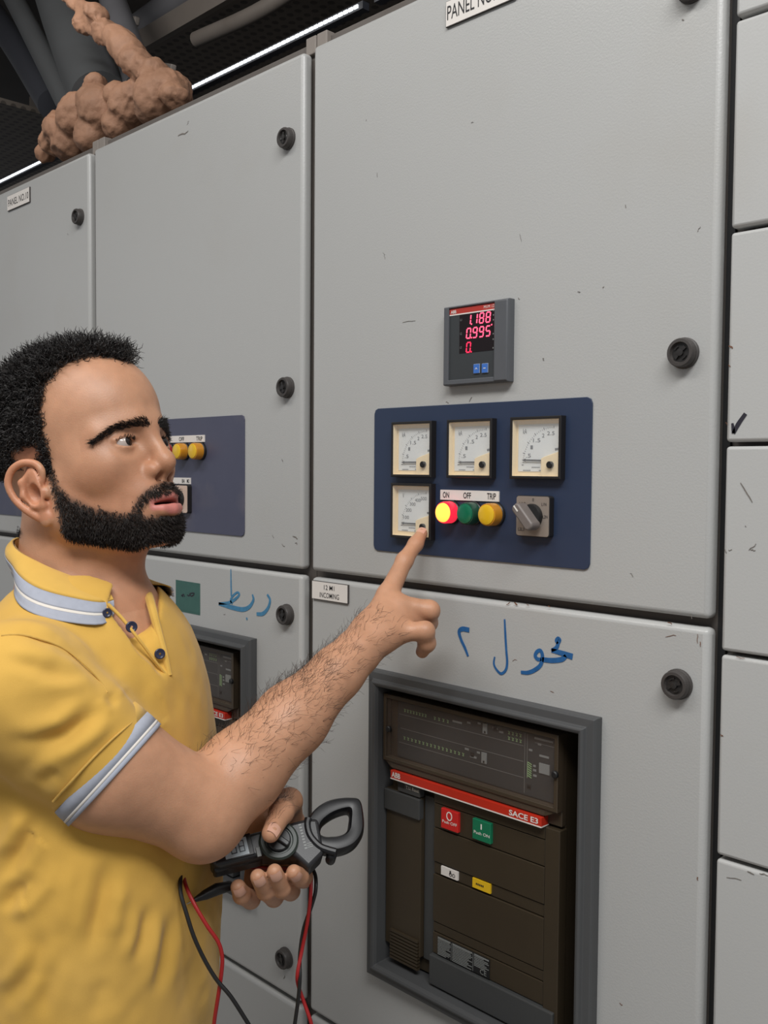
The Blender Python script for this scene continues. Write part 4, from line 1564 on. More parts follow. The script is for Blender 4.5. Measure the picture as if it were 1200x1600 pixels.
class Body(Field):
    """tensor grid that is fine where the face and hands are"""

    def __init__(s, axes):
        s.ax = [np.asarray(a, float) for a in axes]
        s.n = np.array([len(a) for a in s.ax])
        s.d = np.full(tuple(s.n), 0.2, np.float32)

    def sub(s, lo, hi):
        a = [max(0, np.searchsorted(s.ax[i], lo[i]) - 1) for i in range(3)]
        b = [min(s.n[i], np.searchsorted(s.ax[i], hi[i]) + 1) for i in range(3)]
        if any(b[i] <= a[i] for i in range(3)):
            return None, None
        X, Y, Z = np.meshgrid(*[s.ax[i][a[i]:b[i]].astype(np.float32) for i in range(3)], indexing='ij', sparse=True)
        return tuple(slice(a[i], b[i]) for i in range(3)), (X, Y, Z)

    def mesh(s, smooth=1):
        s.lo = np.zeros(3)
        s.h = 1.0
        V, Q = Field.mesh(s, 0)
        V = np.stack([np.interp(V[:, i], np.arange(s.n[i]), s.ax[i]) for i in range(3)], 1)
        for _ in range(smooth):
            V = lap(V, Q, 0.45)
            V = lap(V, Q, -0.47)
        return V, Q

    def value(s, P):
        P = np.atleast_2d(P)
        i = [np.clip(np.searchsorted(s.ax[k], P[:, k]), 0, s.n[k] - 1) for k in range(3)]
        return s.d[i[0], i[1], i[2]]


def grade(lo, hi, fine, hf, hc):
    """axis positions: step hf inside the fine ranges, hc outside"""
    out = [lo]
    while out[-1] < hi:
        x = out[-1]
        out.append(x + (hf if any(a <= x <= b for a, b in fine) else hc))
    return out


hmin, hmax = HO - 0.15, HO + 0.16
hand_pts = np.array(IDX + MID + RNG_ + PNK + THB)
l_pts = np.array(sum(LF, []) + LT)
pall = np.array([HO, C0, CH, SR, SL, ER, WR, EL, WL, CB])
lo = pall.min(0) - (0.18, 0.18, 0.10)
hi = np.maximum(pall.max(0) + (0.10, 0.10, 0.2), hand_pts.max(0) + 0.03)
f1 = [[(H(0.03, 0, 0)[i] - 0.115, H(0.03, 0, 0)[i] + 0.115), (hand_pts[:, i].min() - 0.015, hand_pts[:, i].max() + 0.015), (l_pts[:, i].min() - 0.015, l_pts[:, i].max() + 0.015)] for i in range(3)]
f1[2][0] = (H(0, 0, -0.12)[2] - 0.02, HO[2] + 0.13)
B = Body([grade(lo[i], hi[i], f1[i], 0.0015, 0.0036) for i in range(3)])


def he(c, r, k=0.01, op='+', R=None):
    RR = HR if R is None else np.array(R) @ HR
    B.ell(H(*c), np.array(r) * HS, k, op, RR)


def hc(a, b, ra, rb=None, k=0.01, op='+'):
    B.cap(H(*a), H(*b), ra * HS, (ra if rb is None else rb) * HS, k, op)


# torso and arms (mostly under the shirt)
B.ell(CH, (0.110, 0.155, 0.150), 0.03, '+', TR_, 0.05)
B.ell((CH2 + CB) / 2, (0.110, 0.152, 0.26), 0.04, '+', TR_, 0.05)
B.cap(SR - 0.01 * TF, C0 + np.array([0, 0, -0.068]), 0.050, 0.044, 0.03)
B.cap(SL, C0 + np.array([0, 0, -0.068]), 0.050, 0.044, 0.03)
B.cap(SR, HEM, 0.055, 0.0535, 0.02)
B.cap(HEM, ER, 0.0535, 0.0440, 0.02)
fore = WR - ER
B.cap(ER, ER + fore * 0.22, 0.0410, 0.0415, 0.015)
B.cap(ER + fore * 0.22, ER + fore * 0.55, 0.0425, 0.0370, 0.015)
B.cap(ER + fore * 0.55, ER + fore * 0.86, 0.0370, 0.0285, 0.015)
B.cap(ER + fore * 0.86, WR, 0.0285, 0.0270, 0.012)
B.ell(ER - 0.014 * UPV - 0.012 * FWD, (0.028, 0.028, 0.028), 0.02)
B.cap(SL, EL, 0.052, 0.042, 0.02)
B.cap(EL, WL, 0.042, 0.027, 0.02)


def unit(v):
    return v / np.linalg.norm(v)


def finger(J, r, k=0.006):
    B.chain(J, r, k)


# palm of the pointing hand: fans of tapered rods over the metacarpals
for J, rw, rk in ((IDX, 0.0155, 0.0135), (MID, 0.0160, 0.0135), (RNG_, 0.0155, 0.0128), (PNK, 0.0150, 0.0118)):
    w = WR + (J[0] - WR) * 0.12
    B.cap(w, J[0], rw, rk, 0.014)
palm_in = (IDX[0] + PNK[0]) / 2
B.ell((WR + palm_in) / 2 + FWD * 0.010, (0.030, 0.030, 0.022), 0.016)
finger(IDX, [0.0128, 0.0102, 0.0090, 0.0074])
finger(MID, [0.0132, 0.0118, 0.0102, 0.0080])
finger(RNG_, [0.0120, 0.0098, 0.0088, 0.0076])
finger(PNK, [0.0120, 0.0108, 0.0098, 0.0080])
finger(THB, [0.0165, 0.0125, 0.0110, 0.0090], 0.008)
B.cap(WR, THB[0], 0.020, 0.0165, 0.012)
# left hand under and behind the meter
for J in LF:
    B.cap(WL + (J[0] - WL) * 0.1, J[0], 0.016, 0.013, 0.014)
    finger(J, [0.0112, 0.0102, 0.0094, 0.0078], 0.0025)
finger(LT, [0.016, 0.0135, 0.0122, 0.0092], 0.006)
B.cap(WL, LT[0], 0.020, 0.016, 0.012)

# neck
NB = C0 + np.array([0, 0, -0.02])
B.cap(H(-0.028, 0, -0.02), NB - TF * 0.005, 0.056, 0.060, 0.02)
B.cap(H(0.006, 0, -0.085), NB + TF * 0.028 - np.array([0, 0, 0.015]), 0.036, 0.034, 0.02)
for sd in (-1, 1):
    B.cap(H(-0.022, sd * 0.050, -0.035), C0 + TF * 0.050 + TL * sd * 0.014 + np.array([0, 0, -0.035]), 0.014, 0.010, 0.014)
B.cap(C0 + TF * 0.05 + np.array([0, 0, -0.04]), CH + TF * 0.055 + np.array([0, 0, 0.07]), 0.044, 0.042, 0.03)

# skull and face
he((-0.012, 0, 0.060), (0.100, 0.077, 0.090), 0.02)
he((0.034, 0, 0.066), (0.070, 0.059, 0.068), 0.03)
he((0.038, 0, -0.006), (0.055, 0.055, 0.066), 0.03)
for sd in (-1, 1):
    he((0.048, sd * 0.043, -0.004), (0.030, 0.018, 0.022), 0.03)
he((0.067, 0, -0.043), (0.036, 0.035, 0.032), 0.02)
for sd in (-1, 1):
    hc((0.008, sd * 0.049, -0.042), (0.068, sd * 0.018, -0.076), 0.0195, 0.0175, 0.02)
    hc((0.006, sd * 0.052, -0.010), (0.008, sd * 0.049, -0.042), 0.0180, 0.0200, 0.02)
he((0.0755, 0, -0.0770), (0.0175, 0.0240, 0.0170), 0.016)
he((0.042, 0, -0.054), (0.044, 0.044, 0.033), 0.02)
for sd in (-1, 1):
    hc((0.0925, sd * 0.012, 0.039), (0.067, sd * 0.046, 0.033), 0.0115, 0.0095, 0.014)
    he((0.1060, sd * 0.0335, 0.017), (0.022, 0.0195, 0.0125), 0.012, '-')
# nose
hc((0.0960, 0, 0.031), (0.1085, 0, -0.005), 0.0074, 0.0086, 0.012)
he((0.1085, 0, -0.0125), (0.0122, 0.0108, 0.0106), 0.008)
for sd in (-1, 1):
    he((0.0960, sd * 0.0132, -0.0180), (0.0115, 0.0072, 0.0088), 0.005)
hc((0.1090, 0, -0.0195), (0.0985, 0, -0.0275), 0.0044, 0.0042, 0.004)
for sd in (-1, 1):
    he((0.1015, sd * 0.0078, -0.0265), (0.0080, 0.0038, 0.0052), 0.002, '-')
# eyes
EC = [(0.0800, sd * 0.0310, 0.0172) for sd in (-1, 1)]
for c in EC:
    sd = 1 if c[1] > 0 else -1
    he(c, (0.0144, 0.0150, 0.0140), 0.005)
    hc((0.0910, sd * 0.0175, 0.0232), (0.0845, sd * 0.0445, 0.0205), 0.0028, 0.0024, 0.003)
    he((0.0940, sd * 0.0318, 0.0168), (0.0130, 0.0145, 0.0047), 0.002, '-')
# mouth
for sd in (-1, 1):
    B.chain([H(0.0835, sd * 0.0260, -0.0540), H(0.0985, sd * 0.0105, -0.0465), H(0.1025, 0, -0.0478)], [0.0032, 0.0052, 0.0050], 0.005)
    B.chain([H(0.0835, sd * 0.0250, -0.0570), H(0.0975, sd * 0.0115, -0.0620), H(0.1010, 0, -0.0630)], [0.0032, 0.0062, 0.0068], 0.005)
he((0.1010, 0, -0.0550), (0.0170, 0.0215, 0.0026), 0.002, '-')
# ears
for sd in (-1, 1):
    E_ = lambda x, z, o: H(x * 1.14 - 0.006, sd * (0.0715 + o), z * 1.02 - 0.009)
    B.ell(E_(-0.006, 0.002, 0.004), np.array((0.017, 0.0050, 0.029)) * HS, 0.006, '+', np.array([[0.90, sd * 0.34, 0.0], [-sd * 0.34, 0.90, 0], [0, 0, 1.0]]) @ HR)
    hel = [(0.006, 0.006, 0.004), (0.010, 0.018, 0.005), (0.006, 0.028, 0.007), (-0.006, 0.033, 0.011), (-0.018, 0.029, 0.015), (-0.025, 0.016, 0.017), (-0.023, -0.001, 0.015), (-0.016, -0.015, 0.011), (-0.008, -0.026, 0.006)]
    hs_ = spline([E_(*p) for p in hel], 4)
    B.chain(hs_, list(np.interp(np.linspace(0, 1, len(hs_)), [0, 0.15, 0.8, 1], [0.0024, 0.0037, 0.0035, 0.0042])), 0.0015)
    B.ell(E_(-0.001, -0.030, 0.004), np.array((0.0085, 0.0042, 0.0095)) * HS, 0.004, '+', HR)
    B.chain([E_(-0.003, 0.021, 0.008), E_(-0.012, 0.013, 0.012), E_(-0.013, -0.001, 0.012), E_(-0.006, -0.014, 0.008), E_(0.003, -0.017, 0.006)], [0.003, 0.0034, 0.0034, 0.0034, 0.003], 0.004)
    B.ell(E_(-0.002, -0.003, 0.010), np.array((0.0085, 0.0080, 0.0105)) * HS, 0.004, '-', HR)
    B.ell(E_(0.009, -0.004, 0.004), np.array((0.0042, 0.0042, 0.0065)) * HS, 0.003, '+', HR)

bd_copy = B.d
V, Q = B.mesh(1)
N = vnormals(V, Q)
hl = to_head(V)


# ---- colours of the skin itself
def inpoly(u, v, poly):
    poly = np.array(poly, float)
    r = np.zeros(len(u), bool)
    j = len(poly) - 1
    for i in range(len(poly)):
        xi, yi = poly[i]
        xj, yj = poly[j]
        c = ((yi > v) != (yj > v)) & (u < (xj - xi) * (v - yi) / (yj - yi + 1e-12) + xi)
        r ^= c
        j = i
    return r


def mirrored_px(hloc):
    m = hloc.copy()
    m[:, 1] = -np.abs(m[:, 1])
    P = HO + HS * (m @ HR)
    u, v, _ = project(P)
    return u, v


HAIR_POLY = [(-300, 300), (330, 300), (215, 545), (196, 566), (176, 560), (150, 556), (118, 562), (90, 578), (70, 602), (63, 640), (68, 685), (80, 722), (84, 742), (60, 742), (40, 728), (10, 735), (2, 765), (16, 800), (36, 835), (-300, 835)]
BEARD_POLY = [(70, 728), (84, 735), (92, 760), (112, 778), (143, 792), (177, 801), (203, 803), (214, 780), (228, 766), (250, 752), (300, 744), (300, 772), (262, 772), (232, 782), (216, 792), (222, 806), (240, 806), (262, 806), (300, 806), (300, 900), (100, 880), (96, 815), (84, 775)]
head_m = (hl[:, 2] > -0.16) & (np.abs(hl[:, 1]) < 0.1) & (hl[:, 0] > -0.14) & (hl[:, 0] < 0.14)
mu, mv = mirrored_px(hl)
hair_mask = head_m & inpoly(mu, mv, HAIR_POLY) & (np.abs(hl[:, 1]) < 0.082) & ~((np.abs(hl[:, 1]) > 0.0735) & (hl[:, 2] < 0.03))
ear_zone = (np.abs(hl[:, 1]) > 0.071) & (hl[:, 0] < 0.006) & (hl[:, 0] > -0.035) & (np.abs(hl[:, 2]) < 0.042)
hair_mask &= ~ear_zone
beard_mask = head_m & inpoly(mu, mv, BEARD_POLY) & (hl[:, 2] > -0.0945) & (hl[:, 2] < 0.03) & ~ear_zone & (hl[:, 0] > 0.004) & (hl[:, 2] > -0.066 - 0.50 * np.maximum(hl[:, 0], 0))
lip = head_m & (np.abs(hl[:, 1]) < 0.0245) & (hl[:, 0] > 0.084) & (hl[:, 2] < -0.0430) & (hl[:, 2] > -0.0705)
lipu = lip & (hl[:, 2] < -0.0448 - 0.16 * np.abs(hl[:, 1]))
lipm = lipu & (hl[:, 2] > -0.0696 + 0.50 * np.maximum(np.abs(hl[:, 1]) - 0.006, 0))
lin = lambda r, g, b: np.array(srgb(r, g, b)[:3])
tint = np.tile(lin(186, 138, 108), (len(V), 1))
nz1 = vnoise(V, 40, 5)
tint *= (1 + 0.05 * nz1)[:, None]
# warmer cheeks, nose, ears, knuckles
cheek = np.clip((hl[:, 0] - 0.0) / 0.04, 0, 1) * np.clip((0.012 - hl[:, 2]) / 0.03, 0, 1) * head_m
tint = tint * (1 - cheek[:, None] * np.array([0.10, 0.17, 0.21]))
browz = np.exp(-((hl[:, 2] - 0.022) / 0.010) ** 2) * (hl[:, 0] > 0.055) * head_m
tint = tint * (1 - browz[:, None] * np.array([0.10, 0.14, 0.16]))
tint = np.where((head_m & ear_zone)[:, None], tint * np.array([1.04, 0.90, 0.86]), tint)


def soften(mask, it=2):
    m = mask.astype(float)
    for _ in range(it):
        m = lap(m[:, None].repeat(3, 1), Q, 0.6)[:, 0]
    return m[:, None]


b_soft = soften(beard_mask & ~lipm, 9)
h_soft = soften(hair_mask, 4)
l_soft = soften(lipm, 2)
tint = tint * (1 - 0.80 * b_soft) + lin(46, 34, 28) * 0.80 * b_soft
tint = tint * (1 - 0.90 * h_soft) + lin(34, 28, 26) * 0.90 * h_soft
tint = tint * (1 - 0.9 * l_soft) + lin(196, 120, 112) * 0.9 * l_soft
inner_mouth = lip & (hl[:, 0] < 0.0920) & (np.abs(hl[:, 2] + 0.0550) < 0.0035) & (np.abs(hl[:, 1]) < 0.018)
tint[inner_mouth] = lin(70, 32, 30)
arm_side = ~head_m
PERSON0 = np.array([CH[0], CH[1], 0.0])
person = np_mesh('person', V - PERSON0, Q, 'skin', None, tint)
person.location = PERSON0
tag(person, 'bearded man in a yellow polo shirt pointing at the voltmeter and holding a clamp meter', 'person')


def child(name, V_, Q_, material, parent=person, colors=None, smooth=True):
    off = PERSON0 if parent is person else np.zeros(3)
    return np_mesh(name, V_ - PERSON0, Q_, material, parent, colors, smooth)


# ---- eyes
for c in EC:
    sd = 1 if c[1] > 0 else -1
    w = H(*c)
    gaze = unit(HF * 1.0 + HL * 0.05 + HU * 0.02)
    if True:
        rr = 0.0126 * HS
        vs, fs = [], []
        nu, nv = 24, 16
        a = unit(np.cross(gaze, HU))
        b = np.cross(a, gaze)
        rings = [0.0, 0.10, 0.20, 0.30, 0.42, 0.50] + list(np.linspace(0.62, math.pi, 9))
        for t in rings:
            rb = rr * (1.035 if t < 0.45 else 1.0)
            for k in range(nu):
                p = 2 * math.pi * k / nu
                vs.append(w + rb * (gaze * math.cos(t) + math.sin(t) * (a * math.cos(p) + b * math.sin(p))))
        for j in range(len(rings) - 1):
            for k in range(nu):
                fs.append((j * nu + k, j * nu + (k + 1) % nu, (j + 1) * nu + (k + 1) % nu, (j + 1) * nu + k))
        vs = np.array(vs)
        fs = np.array(fs)
        iris = fs[:4 * nu]
        child('eyeball', vs, fs[4 * nu:], 'eye_white')
        child('iris', vs, iris, 'iris_brown')


# ---- hair strands
def strands(roots, dirs, length, seg, rad, curl=0.0, coil=0.0, gravity=0.0, rs=RNG, droop=None):
    n = len(roots)
    t = np.linspace(0, 1, seg + 1)
    d = dirs / (np.linalg.norm(dirs, axis=1)[:, None] + 1e-9)
    r1 = rs.normal(size=(n, 3))
    a = np.cross(d, r1)
    a /= np.linalg.norm(a, axis=1)[:, None] + 1e-9
    b = np.cross(d, a)
    L = length if np.ndim(length) else np.full(n, length)
    ph = rs.uniform(0, 2 * math.pi, n)
    P = np.zeros((n, seg + 1, 3))
    for i, s in enumerate(t):
        w = ph + coil * s
        P[:, i] = roots + d * (L * s)[:, None]
        if curl:
            P[:, i] += (a * (np.cos(w) - np.cos(ph))[:, None] + b * (np.sin(w) - np.sin(ph))[:, None]) * curl
        if gravity:
            P[:, i, 2] -= gravity * L * s * s
        if droop is not None:
            P[:, i] += droop * (L * s * s)[:, None]
    ring = np.zeros((n, seg + 1, 3, 3))
    for i, s in enumerate(t):
        r = rad * (1.0 if i < seg else 0.35)
        for k in range(3):
            w = 2 * math.pi * k / 3
            ring[:, i, k] = P[:, i] + r * (a * math.cos(w) + b * math.sin(w))
    Vs = ring.reshape(-1, 3)
    base = (np.arange(n) * (seg + 1) * 3)[:, None]
    q = []
    for i in range(seg):
        for k in range(3):
            q.append(base + np.array([i * 3 + k, i * 3 + (k + 1) % 3, (i + 1) * 3 + (k + 1) % 3, (i + 1) * 3 + k]))
    return Vs, np.stack(q, 1).reshape(-1, 4)


def pick(mask, n):
    idx = np.flatnonzero(mask)
    i = RNG.choice(idx, n)
    jit = RNG.normal(0, 0.0006, (n, 3))
    return V[i] + jit, N[i], hl[i], i


inner = soften(hair_mask, 14)[:, 0]
idx = np.flatnonzero(hair_mask & (RNG.uniform(0, 1, len(V)) < np.clip((inner - 0.30) * 2.2, 0.06, 1)))
sel = RNG.choice(idx, 14000)
R0, N0, L0 = V[sel] + RNG.normal(0, 0.0005, (14000, 3)), N[sel], hl[sel]
lenh = np.interp(L0[:, 2], [-0.06, 0.02, 0.07, 0.11], [0.003, 0.005, 0.012, 0.021]) * RNG.uniform(0.6, 1.25, len(sel)) * np.clip(inner[sel] * 1.25, 0.35, 1)
hd_ = N0 + 0.55 * RNG.normal(size=N0.shape)
Vs, Qs = strands(R0 - N0 * 0.001, hd_, lenh, 7, 0.00042, 0.0030, 9.0)
tag(child('hair', Vs, Qs, 'hair_black'), kind='stuff')

bsel = beard_mask & ~lipm
inb = soften(bsel, 26)[:, 0]
nb_ = 14000
jaw_ok = head_m & (hl[:, 2] > -0.0945) & (hl[:, 2] > -0.066 - 0.50 * np.maximum(hl[:, 0], 0)) & ~ear_zone & ~lipm & (hl[:, 0] > 0.004)
idx = np.flatnonzero(jaw_ok & (RNG.uniform(0, 1, len(V)) < np.clip((inb - 0.06) * 1.15, 0, 1) ** 1.5))
sel = RNG.choice(idx, nb_)
dn = HF * 0.15 - HU * 0.9
bd = N[sel] * 0.40 + dn * 0.72 + 0.26 * RNG.normal(size=(nb_, 3))
ln = np.interp(hl[sel][:, 2], [-0.10, -0.07, -0.03, 0.01], [0.0075, 0.0070, 0.0060, 0.0035]) * RNG.uniform(0.6, 1.2, nb_) * np.clip(0.35 + 0.9 * inb[sel], 0.3, 1.1)
Vs, Qs = strands(V[sel] - N[sel] * 0.001, bd, ln, 3, 0.00030, 0.0006, 3.0)
tag(child('beard', Vs, Qs, 'beard_black'), kind='stuff')

# eyebrows
for sd in (-1, 1):
    crv = np.array([spl for spl in spline([(0.098, sd * 0.010, 0.0335), (0.094, sd * 0.023, 0.0352), (0.084, sd * 0.041, 0.0330), (0.068, sd * 0.058, 0.0240)], 10)])
    dmin = np.full(len(V), 9.0)
    tpar = np.zeros(len(V))
    near = np.flatnonzero(head_m & (hl[:, 0] > 0.055) & (hl[:, 2] > 0.02) & (hl[:, 2] < 0.06))
    for k, p in enumerate(crv):
        dd = np.sqrt((hl[near, 1] - p[1]) ** 2 + (hl[near, 2] - p[2]) ** 2)
        m = dd < dmin[near]
        dmin[near[m]] = dd[m]
        tpar[near[m]] = k / (len(crv) - 1)
    msk = (dmin < 0.0050 * (1.0 - 0.45 * tpar)) & head_m
    idx = np.flatnonzero(msk)
    sel = RNG.choice(idx, 700)
    out = HL * sd
    dd = out * 0.9 + HU * (0.55 - 0.9 * tpar[sel])[:, None] + N[sel] * 0.35 - HF * 0.3 * tpar[sel][:, None] + 0.18 * RNG.normal(size=(700, 3))
    Vs, Qs = strands(V[sel] - N[sel] * 0.0006, dd, 0.0078 * RNG.uniform(0.7, 1.15, 700), 3, 0.00022, 0.0004, 2.0)
    tag(child('eyebrow', Vs, Qs, 'hair_black'), kind='stuff')
    # lashes
    nl = 44
    tt = RNG.uniform(0, 1, nl)
    ly = sd * (0.0190 + 0.026 * tt)
    lz = 0.0170 + 0.0044 * np.sin(np.pi * (0.08 + 0.84 * tt)) ** 0.8
    lx = 0.0925 - 0.010 * np.abs(tt - 0.3) ** 1.3
    rt = HO + HS * (np.stack([lx, ly, lz], 1) @ HR)
    dd = HF * 0.9 + HU * 0.35 + out * (0.5 * tt)[:, None] + 0.1 * RNG.normal(size=(nl, 3))
    Vs, Qs = strands(rt, dd, 0.0042 * RNG.uniform(0.7, 1.1, nl), 4, 0.00022, 0, 0, 0, RNG, HU * 0.35)
    tag(child('eyelashes', Vs, Qs, 'hair_black'), kind='stuff')

# arm hair on the pointing forearm
ax_ = unit(WR - ER)
rel = V - ER
ta = rel @ ax_
rad_ = np.linalg.norm(rel - ta[:, None] * ax_, axis=1)
fm = (ta > 0.03) & (ta < np.linalg.norm(WR - ER) + 0.055) & (rad_ < 0.06) & ~head_m
dens = np.interp(ta, [0.03, 0.10, 0.20, 0.30], [0.25, 0.8, 1.0, 0.25])
idx = np.flatnonzero(fm & (RNG.uniform(0, 1, len(V)) < dens))
# denser on the thumb side (upper edge)
upm = (N[idx] @ UPV) * 0.6 + 0.4
idx = idx[RNG.uniform(0, 1, len(idx)) < np.clip(upm, 0.18, 1)]
na = 1400
sel = RNG.choice(idx, na)
dd = ax_ * 0.9 + N[sel] * 0.42 - UPV * 0.15 + 0.35 * RNG.normal(size=(na, 3))
Vs, Qs = strands(V[sel], dd, 0.013 * RNG.uniform(0.5, 1.2, na), 4, 0.00013, 0.0016, 3.5)
tag(child('arm_hair', Vs, Qs, 'arm_hair'), kind='stuff')


# ---- fingernails
def nail(tip, prev, out, w=0.0052, l=0.0095, lift=0.0086, back=0.004):
    t = unit(tip - prev)
    n = unit(out - t * (out @ t))
    s_ = np.cross(t, n)
    c = tip - t * back
    vs, fs = [], []
    nu, nv = 7, 6
    for i in range(nv):
        a = i / (nv - 1)
        for j in range(nu):
            b = (j / (nu - 1) - 0.5) * 2
            ww = w * (0.80 + 0.20 * math.sin(math.pi * (0.25 + 0.6 * a)))
            vs.append(c + t * (a * l) + s_ * (b * ww) + n * (lift * math.sqrt(max(0, 1 - (b * 0.62) ** 2)) - 0.0022 * a * a))
    for i in range(nv - 1):
        for j in range(nu - 1):
            fs.append((i * nu + j, i * nu + j + 1, (i + 1) * nu + j + 1, (i + 1) * nu + j))
    return child('fingernail', np.array(vs), np.array(fs), 'nail')


nail(IDX[3], IDX[2], -FWD * 0.9 + UPV * 0.35 - RGT * 0.3, 0.0055, 0.0105, 0.0078, 0.0045)
for J in LF:
    nail(J[3], J[2], -FWD + RGT * 0.25, 0.0058, 0.0105, 0.0088, 0.0045)
nail(LT[3], LT[2], -FWD + RGT * 0.1 + UPV * 0.1, 0.0066, 0.0120, 0.0096, 0.005)

# ------------------------------------------------------------------ polo shirt
slo = np.min([CH, CB, SR, SL, HEM, C0], 0) - (0.20, 0.20, 0.14)
shi = np.max([CH, CB, SR, SL, HEM, C0], 0) + (0.16, 0.16, 0.10)
slo[2] = 0.86
S = Field(slo, shi, 0.0028)
S.ell(CH + TF * 0.003, (0.122, 0.165, 0.162), 0.03, '+', TR_, 0.05)
S.ell(CH2 + TF * 0.002 + np.array([0, 0, 0.02]), (0.122, 0.165, 0.24), 0.05, '+', TR_, 0.05)
S.ell(CB + TF * 0.001, (0.122, 0.168, 0.30), 0.05, '+', TR_, 0.05)
S.cap(SR - 0.012 * TF, C0 + np.array([0, 0, -0.066]) - TF * 0.006, 0.056, 0.052, 0.03)
S.cap(SL, C0 + np.array([0, 0, -0.066]) - TF * 0.006, 0.056, 0.052, 0.03)
HC = HEM
vdir = unit(HC - CAM)
axS = unit(unit(HC - SR) + unit(ER - HC))
axH = unit(RGT * 0.707 - UPV * 0.707 + axS * 0.35)
axH = unit(axH - vdir * (axH @ vdir) * 0.9)     # hem plane nearly edge-on to the viewer
S.cap(SL, SL + (EL - SL) * 0.75, 0.062, 0.058, 0.03)
# the right sleeve is modelled by itself, cut at the hem, then joined on
S2 = Field(slo, shi, 0.0028)
S2.cap(SR - axS * 0.01, SR + (HC - SR) * 0.5, 0.064, 0.0610, 0.03)
S2.cap(SR + (HC - SR) * 0.5, HC, 0.0610, 0.0572, 0.004)
S2.cap(HC, HC + axS * 0.05, 0.0572, 0.0572, 0.004)
S2.plane_cut(HC, axH)
nh = ((SR - HC) @ axH)
w_ = np.clip(0.5 + 0.5 * (S.d - S2.d) / 0.018, 0, 1)
S.d = S.d + (S2.d - S.d) * w_ - 0.018 * w_ * (1 - w_)
del S2, w_
# neck opening
S.cap(H(-0.028, 0, -0.02), C0 + np.array([0, 0, -0.030]) + TF * 0.006, 0.064, 0.064, 0.006, '-')
S.cap(H(0.006, 0, -0.085), C0 + TF * 0.050 + np.array([0, 0, -0.030]), 0.045, 0.040, 0.006, '-')
S.plane_cut((0, 0, 0.885), (0, 0, -1))


def march(F, px, py, z0=0.6, z1=1.6, step=0.0015, lift=0.0):
    """first surface along a ray of the photograph"""
    d = ray(px, py)
    t = np.arange(z0, z1, step)
    P = CAM + t[:, None] * d
    if isinstance(F, Body):
        val = F.value(P)
    else:
        i = np.clip(np.round((P - F.lo) / F.h).astype(int), 0, F.n - 1)
        val = F.d[i[:, 0], i[:, 1], i[:, 2]]
    k = np.flatnonzero(val < lift)
    return P[k[0]] if len(k) else None


def surf(px, py, lift=0.0, fallback=1.0):
    a = march(S, px, py, lift=lift)
    return a if a is not None else at_z(px, py, fallback)


# the open placket: a tapering slit down the chest
PL = [(196, 915), (216, 952), (238, 1000), (256, 1036), (264, 1056)]
PLW = [surf(*p) for p in PL]
EDGE_L = [surf(a, b) for a, b in ((168, 944), (190, 966), (214, 996), (238, 1028), (260, 1056))]
EDGE_R = [surf(a, b) for a, b in ((226, 914), (236, 946), (246, 984), (256, 1020), (264, 1056))]
BTN = [surf(a, b) for a, b in ((207, 979), (251, 1021), (169, 957))]
S.chain([p - FWD * 0.010 for p in PLW], [0.036, 0.026, 0.016, 0.009, 0.002], 0.004, '-')

V, Q = S.mesh(2)
N = vnormals(V, Q)
u, v, Zd = project(V)
vd = V - CAM
vd /= np.linalg.norm(vd, axis=1)[:, None]
face = np.clip(-(N * vd).sum(1) * 2.5 + 0.2, 0, 1)


def poly_dist(u, v, pts):
    best = np.full(len(u), 1e9)
    along = np.zeros(len(u))
    tot = 0.0
    for (a, b), (c, d) in zip(pts[:-1], pts[1:]):
        L2 = (c - a) ** 2 + (d - b) ** 2
        t = np.clip(((u - a) * (c - a) + (v - b) * (d - b)) / L2, 0, 1)
        dd = np.hypot(u - a - t * (c - a), v - b - t * (d - b))
        m = dd < best
        best[m] = dd[m]
        along[m] = tot + t[m] * math.sqrt(L2)
        tot += math.sqrt(L2)
    x = np.clip(np.minimum(along, tot - along) / (0.38 * tot), 0, 1)
    return best, x * x * (3 - 2 * x)


